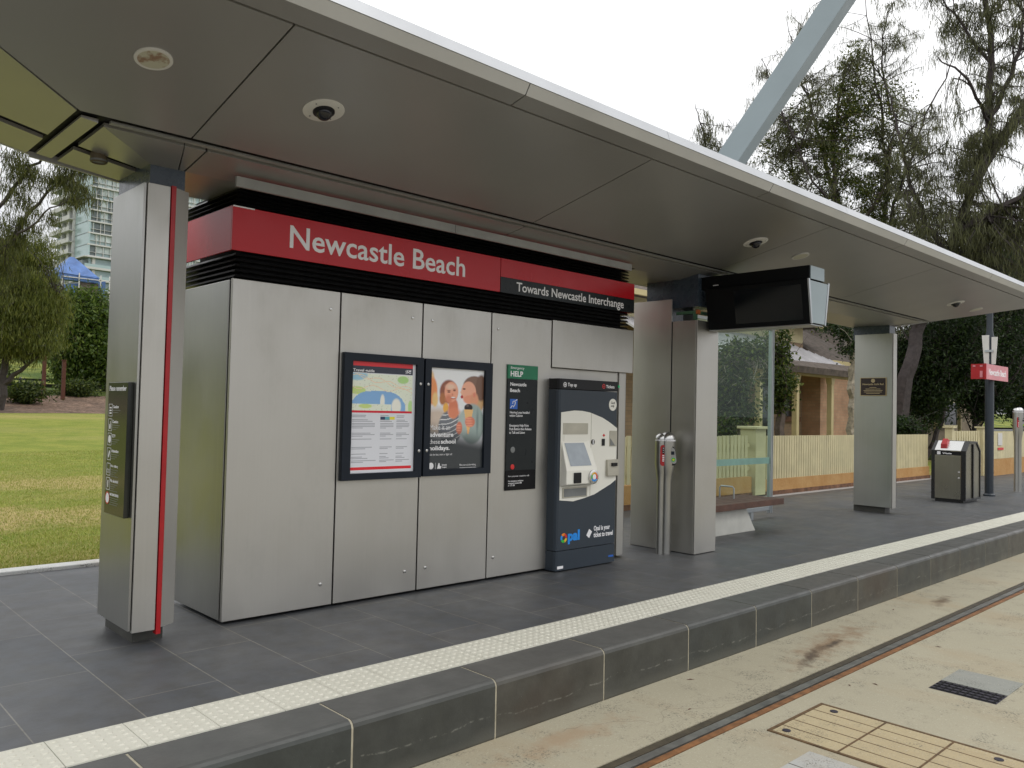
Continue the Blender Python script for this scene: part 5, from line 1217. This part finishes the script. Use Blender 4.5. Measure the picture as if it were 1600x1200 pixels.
def tree(name, label, cat, base, k, u0, limbs, blobs, leaf, bark, group=None, seed=1, strand=(.28, .022), per=120, spread=.32, droop=True, h0=0., twig_r=.014):
    """k metres per unit; limbs/blobs are given in units right of / above the trunk base line, with metre depths"""
    rg = np.random.default_rng(seed); base = np.array(base, float)
    def P(u, v, d): return base*np.array([1, 1, 0]) + RV*(u-u0)*k + UV*(1.4+v*k) + DV*d
    root = thing(name, label, cat, tuple(base), group)
    paths = []; lp = []; lr = []
    for lm in limbs:
        pts = np.array([P(u, v, d) for u, v, d, r in lm]); rad = np.array([r for *_, r in lm])
        tt_ = np.linspace(0, len(pts)-1, (len(pts)-1)*5+1)
        pp_ = np.stack([np.interp(tt_, np.arange(len(pts)), pts[:, a]) for a in range(3)], 1); ra = np.interp(tt_, np.arange(len(pts)), rad)
        # smooth and roughen
        for _ in range(2): pp_[1:-1] = (pp_[:-2]+2*pp_[1:-1]+pp_[2:])/4
        pp_[1:-1] += rg.normal(0, .05, (len(pp_)-2, 3))*min(1, k/.03)
        paths.append((pp_, ra)); lp.append(pp_[2:]); lr.append(ra[2:])
    lp = np.concatenate(lp); lr = np.concatenate(lr)
    centers = []
    for (u, v, ru, rv, rd, n) in blobs:
        q = rg.normal(0, 1, (n, 3)); q /= np.linalg.norm(q, axis=1)[:, None]; q *= (rg.uniform(.15, 1, n)**.45)[:, None]
        for a in q: centers.append(P(u+a[0]*ru, v+a[1]*rv, a[2]*rd))
    centers = np.array(centers)
    L_ = []
    for c in centers:
        d2 = ((lp-c)**2).sum(1)+ .6*np.maximum(0, lp[:, 2]-c[2])**2; j = rg.choice(np.argsort(d2)[:6]); a = lp[j]
        n = 6; tq = np.linspace(0, 1, n)[:, None]; mid = rg.normal(0, .12, 3)*np.linalg.norm(c-a)
        p_ = a+(c-a)*tq + mid*np.sin(tq*PI) + np.array([0, 0, .10])*np.linalg.norm(c-a)*np.sin(tq*PI)
        r0 = min(lr[j]*.6, twig_r*(1+.6*np.linalg.norm(c-a))); paths.append((p_, np.linspace(r0, twig_r*.35, n)))
        # leaves along the outer half of the twig, and side twiglets
        m_ = int(per*rg.uniform(.6, 1.4)); s_ = rg.uniform(.35, 1.05, m_)[:, None]; s_ = np.clip(s_, 0, 1.0)
        idx = np.clip((s_[:, 0]*(n-1)).astype(int), 0, n-2); f_ = s_[:, 0]*(n-1)-idx
        o_ = p_[idx]*(1-f_[:, None])+p_[idx+1]*f_[:, None]
        sc_ = spread*rg.uniform(.6, 1.3)
        o_ = o_+rg.normal(0, sc_, (m_, 3))*np.array([1, 1, .7])*(.35+.65*s_)
        L_.append(o_)
        for _ in range(2):
            e_ = c+rg.normal(0, sc_*1.2, 3); paths.append((np.stack([p_[3], (p_[3]+e_)/2+rg.normal(0, .05, 3), e_]), [twig_r*.5, twig_r*.35, twig_r*.2]))
    O = np.concatenate(L_); n = len(O)
    if droop: ax = np.stack([rg.normal(0, .28, n), rg.normal(0, .28, n), -np.ones(n)], 1)
    else: ax = rg.normal(0, 1, (n, 3)); ax[:, 2] -= .35
    ax /= np.linalg.norm(ax, axis=1)[:, None]
    wv = np.cross(ax, rg.normal(0, 1, (n, 3))); wv /= np.linalg.norm(wv, axis=1)[:, None]
    ln = strand[0]*rg.uniform(.5, 1.4, n)[:, None]; wd = strand[1]*rg.uniform(.7, 1.3, n)[:, None]
    if droop: q = np.stack([O-wv*wd*.5, O+wv*wd*.5, O+ax*ln+wv*wd*.3, O+ax*ln-wv*wd*.3], 1)
    else: q = np.stack([O-ax*ln*.5, O+wv*wd*.5, O+ax*ln*.5, O-wv*wd*.5], 1)
    off = np.array([base[0], base[1], base[2]])
    rawmesh('trunk', tubes_raw(paths)-off, 4, bark, root)
    rawmesh('crown', q.reshape(-1, 3)-off, 4, leaf, root)
    return root
def V(u, v, vh): return v
# --- right-hand side. units: horizontal position, height above eye line
B = lambda v, h=655: h-v
tree('casuarina_tree', 'tall thin-leaved tree with bare grey twigs and dark leaf clumps, behind the leaning mast', 'tree', (31.5, 12.9, 0), .0267, 1375,
     [[(1375, -50, 0, .22), (1382, 60, 0, .18), (1378, 200, .3, .12), (1388, 330, .2, .08), (1372, 450, 0, .045), (1345, 610, -.3, .012)],
      [(1378, 180, 0, .14), (1330, 280, .5, .10), (1300, 400, .8, .07), (1268, 520, 1, .03), (1250, 590, 1, .012)],
      [(1380, 260, 0, .08), (1400, 340, -.3, .06), (1430, 430, -.5, .035), (1470, 520, -.6, .02), (1500, 600, -.6, .008)],
      [(1376, 240, 0, .07), (1440, 320, 1, .04), (1480, 370, 1.4, .02)],
      [(1350, 240, 0, .07), (1260, 330, -1, .04), (1215, 430, -1, .03), (1190, 500, -1, .012)],
      [(1388, 440, 0, .05), (1376, 560, .3, .025), (1410, 640, .4, .01)],
      [(1330, 280, .5, .07), (1250, 300, 1.5, .05), (1200, 320, 1.8, .02)]],
     [(1330, 330, 120, 110, 2.6, 90), (1400, 380, 80, 90, 2.2, 60), (1270, 450, 80, 90, 1.8, 62), (1340, 530, 110, 80, 1.6, 50), (1430, 560, 70, 60, 1.4, 26), (1300, 230, 130, 80, 2.5, 60), (1450, 250, 90, 90, 2, 80), (1205, 400, 40, 90, 1.2, 26)],
     'leaf_grey', 'bark_dark', 'tall trees behind the cottage', 11, (.20, .016), 70, .15)
tree('broadleaf_tree', 'dark clumpy leaved tree just right of the leaning mast', 'tree', (30.3, 13.9, 0), .0267, 1345,
     [[(1345, -50, 0, .18), (1350, 100, 0, .14), (1340, 260, 0, .10), (1330, 400, 0, .05), (1355, 520, 0, .02)],
      [(1345, 200, 0, .09), (1290, 300, .4, .06), (1270, 430, .4, .02)], [(1342, 240, 0, .09), (1400, 320, -.3, .05), (1420, 440, -.3, .02)]],
     [(1320, 425, 60, 45, .9, 22), (1370, 500, 45, 35, .9, 12), (1395, 440, 60, 50, 1, 24), (1270, 390, 60, 45, .9, 18), (1345, 360, 80, 60, 1.1, 36), (1255, 310, 60, 60, 1.2, 28), (1340, 270, 90, 70, 1.4, 34), (1290, 210, 80, 60, 1.2, 28), (1410, 330, 40, 60, 1, 18)],
     'leaf_broad', 'bark', 'tall trees behind the cottage', 12, (.12, .055), 150, .26, False)
tree('casuarina_tree', 'tall drooping thin-leaved tree with a dark forked trunk at the top right corner', 'tree', (25.2, 9.8, 0), .0212, 1400,
     [[(1392, -60, 0, .28), (1412, 60, 0, .23), (1440, 160, 0, .18), (1490, 270, .3, .15), (1520, 350, .3, .13), (1540, 430, .4, .13), (1536, 560, .2, .09), (1510, 690, 0, .05), (1500, 800, 0, .02)],
      [(1520, 350, .3, .16), (1572, 450, -.3, .13), (1620, 560, -.5, .10), (1670, 700, -.5, .05)],
      [(1538, 440, .3, .09), (1590, 545, .5, .06), (1600, 640, .5, .03), (1620, 720, .5, .015)],
      [(1470, 230, 0, .10), (1440, 330, .8, .07), (1420, 430, 1, .04), (1400, 510, 1, .015)],
      [(1490, 270, 0, .12), (1560, 320, -1, .09), (1640, 350, -1.3, .06)],
      [(1536, 520, .2, .06), (1490, 600, .6, .03), (1460, 660, .8, .012)], [(1540, 430, .3, .06), (1480, 480, -.6, .04), (1430, 500, -1, .015)]],
     [(1570, 560, 95, 110, 2.2, 90), (1500, 620, 60, 70, 1.6, 32), (1600, 690, 90, 80, 1.8, 60), (1560, 390, 110, 80, 2.2, 68), (1450, 370, 60, 80, 1.6, 40), (1470, 260, 80, 60, 1.6, 55), (1580, 250, 90, 80, 2, 120), (1430, 200, 60, 50, 1.4, 50)],
     'leaf_grey', 'bark_dark', 'tall trees behind the cottage', 13, (.24, .016), 90, .15)
tree('casuarina_tree', 'thin-leaved tree whose top twigs just poke above the canopy left of the mast', 'tree', (26.6, 17.7, 0), .0251, 1090,
     [[(1090, -50, 0, .2), (1095, 150, 0, .14), (1105, 320, 0, .07), (1090, 440, 0, .03), (1078, 478, 0, .008)], [(1095, 200, 0, .09), (1150, 330, 0, .05), (1170, 470, 0, .02)], [(1092, 180, 0, .08), (1040, 300, 0, .04)]],
     [(1080, 250, 110, 130, 2, 90), (1094, 430, 13, 30, .3, 8), (1112, 400, 12, 20, .3, 6), (1150, 400, 24, 90, .8, 16), (1020, 160, 60, 50, 1.5, 30)],
     'leaf_grey', 'bark_dark', 'tall trees behind the cottage', 14, (.22, .02), 80, .22)
def bush(name, label, cat, base, k, u0, blobs, leaf, bark, group, seed, leafsize=(.12, .055), per=170, spread=.3, trunks=None):
    lim = trunks or [[(u0, -1.3/k, 0, .12), (u0+6, 0, 0, .09), (blobs[0][0], blobs[0][1], 0, .03)]]
    return tree(name, label, cat, base, k, u0, lim, blobs, leaf, bark, group, seed, leafsize, per, spread, False)
bush('evergreen_tree', 'dense dark evergreen tree behind the fence, just right of the plaque column', 'tree', (28.2, 10.2, 0), .0236, 1440,
     [(1450, 85, 60, 70, 1.8, 150), (1430, 25, 40, 30, 1.2, 34), (1490, 110, 45, 55, 1.6, 80)], 'leaf_dark', 'bark_dark', 'dark trees behind the fence', 21,
     trunks=[[(1436, -55, 0, .12), (1448, 10, 0, .10), (1440, 90, 0, .06)], [(1450, -55, .2, .10), (1478, 10, .2, .08), (1492, 90, .2, .04)]])
bush('evergreen_tree', 'dense dark evergreen tree behind the red platform sign', 'tree', (31.6, 9.7, 0), .026, 1525,
     [(1530, 100, 60, 75, 1.9, 170), (1540, 35, 45, 30, 1.2, 40), (1560, 190, 45, 50, 1.6, 80)], 'leaf_dark', 'bark_dark', 'dark trees behind the fence', 22)
bush('evergreen_tree', 'dense dark evergreen tree filling the right edge above the far reader post', 'tree', (36.8, 9.6, 0), .030, 1600,
     [(1600, 110, 65, 80, 2.2, 170), (1600, 220, 70, 70, 2.2, 150), (1610, 40, 60, 30, 1.2, 50)], 'leaf_dark', 'bark_dark', 'dark trees behind the fence', 23, (.15, .07))
bush('leafy_tree', 'brighter mid-green leafy tree high at the right edge, among the dark evergreens', 'tree', (33.5, 8.6, 0), .0272, 1590,
     [(1592, 120, 32, 50, 1., 44), (1585, 45, 24, 30, .8, 20)], 'leaf_mid', 'bark_dark', None, 27)
bush('garden_shrub', 'glossy green garden shrub beside the glass screen, in front of the brick cottage', 'shrub', (14.9, 8.1, 0), .01335, 1212,
     [(1214, 66, 18, 42, .4, 30), (1212, 112, 14, 20, .3, 14), (1206, 25, 10, 20, .3, 7)], 'leaf_mid', 'bark', None, 24, (.085, .042), 100, .13)
bush('garden_shrub', 'large dark shrub with pale crooked stems, seen through the glass screen', 'shrub', (13.7, 8.3, 0), .0126, 1150,
     [(1138, 60, 22, 46, .5, 34), (1172, 96, 18, 20, .5, 8), (1155, 15, 26, 24, .4, 18), (1135, 0, 18, 24, .4, 12)], 'leaf_mid', 'bark_pale', None, 25, (.085, .042), 120, .14,
     trunks=[[(1150, -100, 0, .04), (1158, 10, 0, .03), (1178, 80, 0, .015), (1172, 112, 0, .008)], [(1152, -60, 0, .03), (1145, 30, 0, .02), (1165, 60, -.1, .012)], [(1165, 40, -.3, .014), (1180, 96, -.3, .012), (1190, 70, -.3, .008)]])
bush('low_hedge', 'low dark hedge along the inside of the cream fence, right of the far column', 'hedge', (21.3, 8.4, 0), .0180, 1430,
     [(1425, -12, 22, 12, .5, 50), (1455, -14, 18, 9, .4, 30)], 'leaf_dark', 'bark_dark', None, 26, (.08, .04), 120, .15)
bush('street_tree', 'slender small tree with a pale mottled trunk, left of the far column', 'tree', (19.2, 8.5, 0), .0165, 1330,
     [(1305, 132, 24, 12, .4, 14), (1328, 112, 9, 22, .4, 10)], 'leaf_dark', 'bark_pale', None, 28, (.09, .045), 70, .18,
     trunks=[[(1333, -80, 0, .12), (1328, 0, 0, .10), (1332, 70, 0, .08), (1326, 115, 0, .04), (1300, 135, 0, .02)]])
for i, (x, y, w_) in enumerate(((12.0, 8.3, 34), (12.9, 8.0, 26))):
    bush('garden_shrub', ('low yellow-green garden shrub behind the old picket fence, left of the cream pier', 'small pale garden shrub nearest the cream pier')[i], 'shrub', (x, y, 0), .0122, 1150,
     [(1150, -22, 12, 14, .3, 18)], 'leaf_mid', 'bark', 'low shrubs behind the old fence', 30+i, (.07, .035), 90, .10)
# --- left-hand side (eye line 624)
tree('casuarina_tree', 'near thin-leaved tree with bare branches reaching in from the left edge', 'tree', (4.9, 29.6, hgt(4.9, 29.6)), .0236, -60,
     [[(-60, -40, 0, .22), (-55, 60, 0, .2), (-50, 200, 0, .13), (-40, 360, 0, .06)],
      [(-52, 120, 0, .10), (-10, 200, 0, .07), (40, 270, 0, .045), (80, 300, 0, .03), (105, 350, 0, .012)],
      [(-50, 200, 0, .08), (0, 300, .4, .05), (45, 340, .4, .03), (80, 370, .4, .012)],
      [(-10, 200, 0, .05), (40, 230, -.4, .03), (82, 262, -.4, .012)], [(-45, 260, 0, .06), (-10, 350, -.6, .04), (30, 400, -.6, .015)]],
     [(84, 345, 20, 18, .5, 12), (98, 312, 11, 24, .4, 12), (92, 268, 14, 14, .4, 9), (60, 320, 20, 30, .7, 10), (20, 370, 40, 26, 1, 22), (-5, 290, 30, 40, 1, 20), (48, 290, 26, 30, .8, 7), (25, 240, 40, 20, .8, 8), (-30, 180, 40, 50, 1.2, 40), (10, 400, 60, 20, 1, 16), (85, 390, 30, 16, .8, 8)],
     'leaf_olive', 'bark_dark', 'park trees', 41, (.20, .016), 130, .20, True, 0, .010)
tree('casuarina_tree', 'broad soft olive-green tree at the left edge of the lawn', 'tree', (8.5, 39.1, hgt(8.5, 39.1)), .0314, 25,
     [[(2, -15, 0, .15), (6, 40, 0, .15), (15, 100, 0, .12), (30, 180, 0, .08)], [(6, 50, 0, .15), (50, 110, 0, .09), (80, 150, 0, .03)], [(6, 20, 0, .12), (40, 50, 0, .07), (70, 70, 0, .02)], [(8, 50, 0, .12), (-30, 120, 0, .06)]],
     [(0, 140, 62, 72, 2.0, 200), (50, 118, 28, 44, 1.2, 90), (15, 82, 58, 26, 1.8, 110), (55, 205, 9, 18, .5, 7), (10, 215, 40, 14, 1, 20)],
     'leaf_soft', 'bark_dark', 'park trees', 42, (.17, .02), 230, .34)
bush('round_tree', 'dark round leafy tree with a short trunk beside the red striped column', 'tree', (13.8, 50.1, hgt(13.8, 50.1)), .0408, 118,
     [(128, 98, 36, 66, 1.8, 190), (150, 60, 26, 40, 1.4, 70), (105, 60, 22, 30, 1.2, 46), (125, 35, 36, 16, 1.2, 46)], 'leaf_park', 'bark_dark', 'park trees', 43, (.24, .12), 150, .34,
     trunks=[[(113, 4, 0, .35), (122, 30, 0, .28), (130, 80, 0, .12)], [(118, 20, 0, .16), (150, 50, .2, .10)]])
bush('round_tree', 'lighter yellow-green leafy tree peeking out between the round dark tree and the column', 'tree', (16.1, 52.6, hgt(16.1, 52.6)), .043, 165,
     [(168, 90, 16, 55, 1.2, 60), (150, 120, 14, 30, 1, 26), (165, 40, 18, 20, 1, 26)], 'leaf_mid', 'bark_dark', 'park trees', 44, (.22, .10), 120, .34)
for i, (x, y, kk, lab) in enumerate(((6.5, 42.5, 1.1, 'dark undergrowth bush at the far left behind the lawn'), (9.6, 43.0, .9, 'leafy bush in front of the left rusty post'), (12.6, 46.0, .8, 'low bush left of the round tree trunk'), (9.0, 50.5, 1.7, 'bright bush behind the two rusty posts'), (16.0, 47.5, .7, 'low bush right of the round tree trunk'))):
    bush('undergrowth_bush', lab, 'bush', (x, y, hgt(x, y)), .033, 50, [(50, (hgt(x, y)-1.4+.5*kk)/.033, 36*kk, 18*kk, .9, int(40*kk))], ('leaf_dark', 'leaf_mid', 'leaf_mid', 'leaf_mid', 'leaf_mid')[i], 'bark_dark', 'bushes at the back of the lawn', 60+i, (.18, .07), 110, .22)
def dup_tree(src, loc, label, rot=0.):
    r = dup(src, loc, label, rot); return r
src1 = bpy.data.objects['casuarina_tree.003'] if 'casuarina_tree.003' in bpy.data.objects else None
L2T = [o for o in bpy.data.objects if o.get('label', '').startswith('broad soft olive')][0]
L3T = [o for o in bpy.data.objects if o.get('label', '').startswith('dark round leafy')][0]
for i, (src, x, y, a) in enumerate(((L2T, -8, 33, 1.), (L3T, -17, 31, 2.), (L2T, -24, 27, 3.), (L3T, -31, 22, 0.5), (L2T, -36, 15, 4.), (L3T, -38, 8, 5.), (L2T, -3, 44, 2.2), (L3T, -28, 38, 1.1))):
    dup_tree(src, (x, y, hgt(x, y)), 'park tree beyond the left side of the lawn, outside the picture', a)
# distant tree line round the park, behind everything
for i in range(10):
    x = -75+18*i; y = 118+6*math.sin(i*2.1)
    bush('distant_tree', 'distant green park tree in the row far behind the lawn', 'tree', (x, y, hgt(x, y)), .09, 0, [(0, 70, 95+10*(i % 3), 42, 4, 70)], ('leaf_dark', 'leaf_mid')[i % 2], 'bark_dark', 'distant row of park trees', 80+i, (.6, .35), 60, 1.1)

# fallen leaves and litter on the track concrete
for i, (x, y, z) in enumerate(((4.05, 2.72, -.2995), (5.35, 2.2, -.2995), (4.5, 3.02, -.2995), (5.2, 2.30, -.2995), (6.6, 2.25, -.2995), (7.55, 2.95, -.2995))):
    b = MB(); a = i*1.3; l_ = .018+.006*(i % 3)
    b.add([(x-l_*math.cos(a), y-l_*math.sin(a), z), (x+.006*math.sin(a), y-.006*math.cos(a), z+.004), (x+l_*math.cos(a), y+l_*math.sin(a), z+.001), (x-.006*math.sin(a), y+.006*math.cos(a), z+.003)], [(0, 1, 2, 3)])
    tag(ob('fallen_leaf', b, 'post_rust'), 'tiny dry brown leaf lying on the track concrete', 'leaf', 'dry leaves on the track concrete')
flush_text()
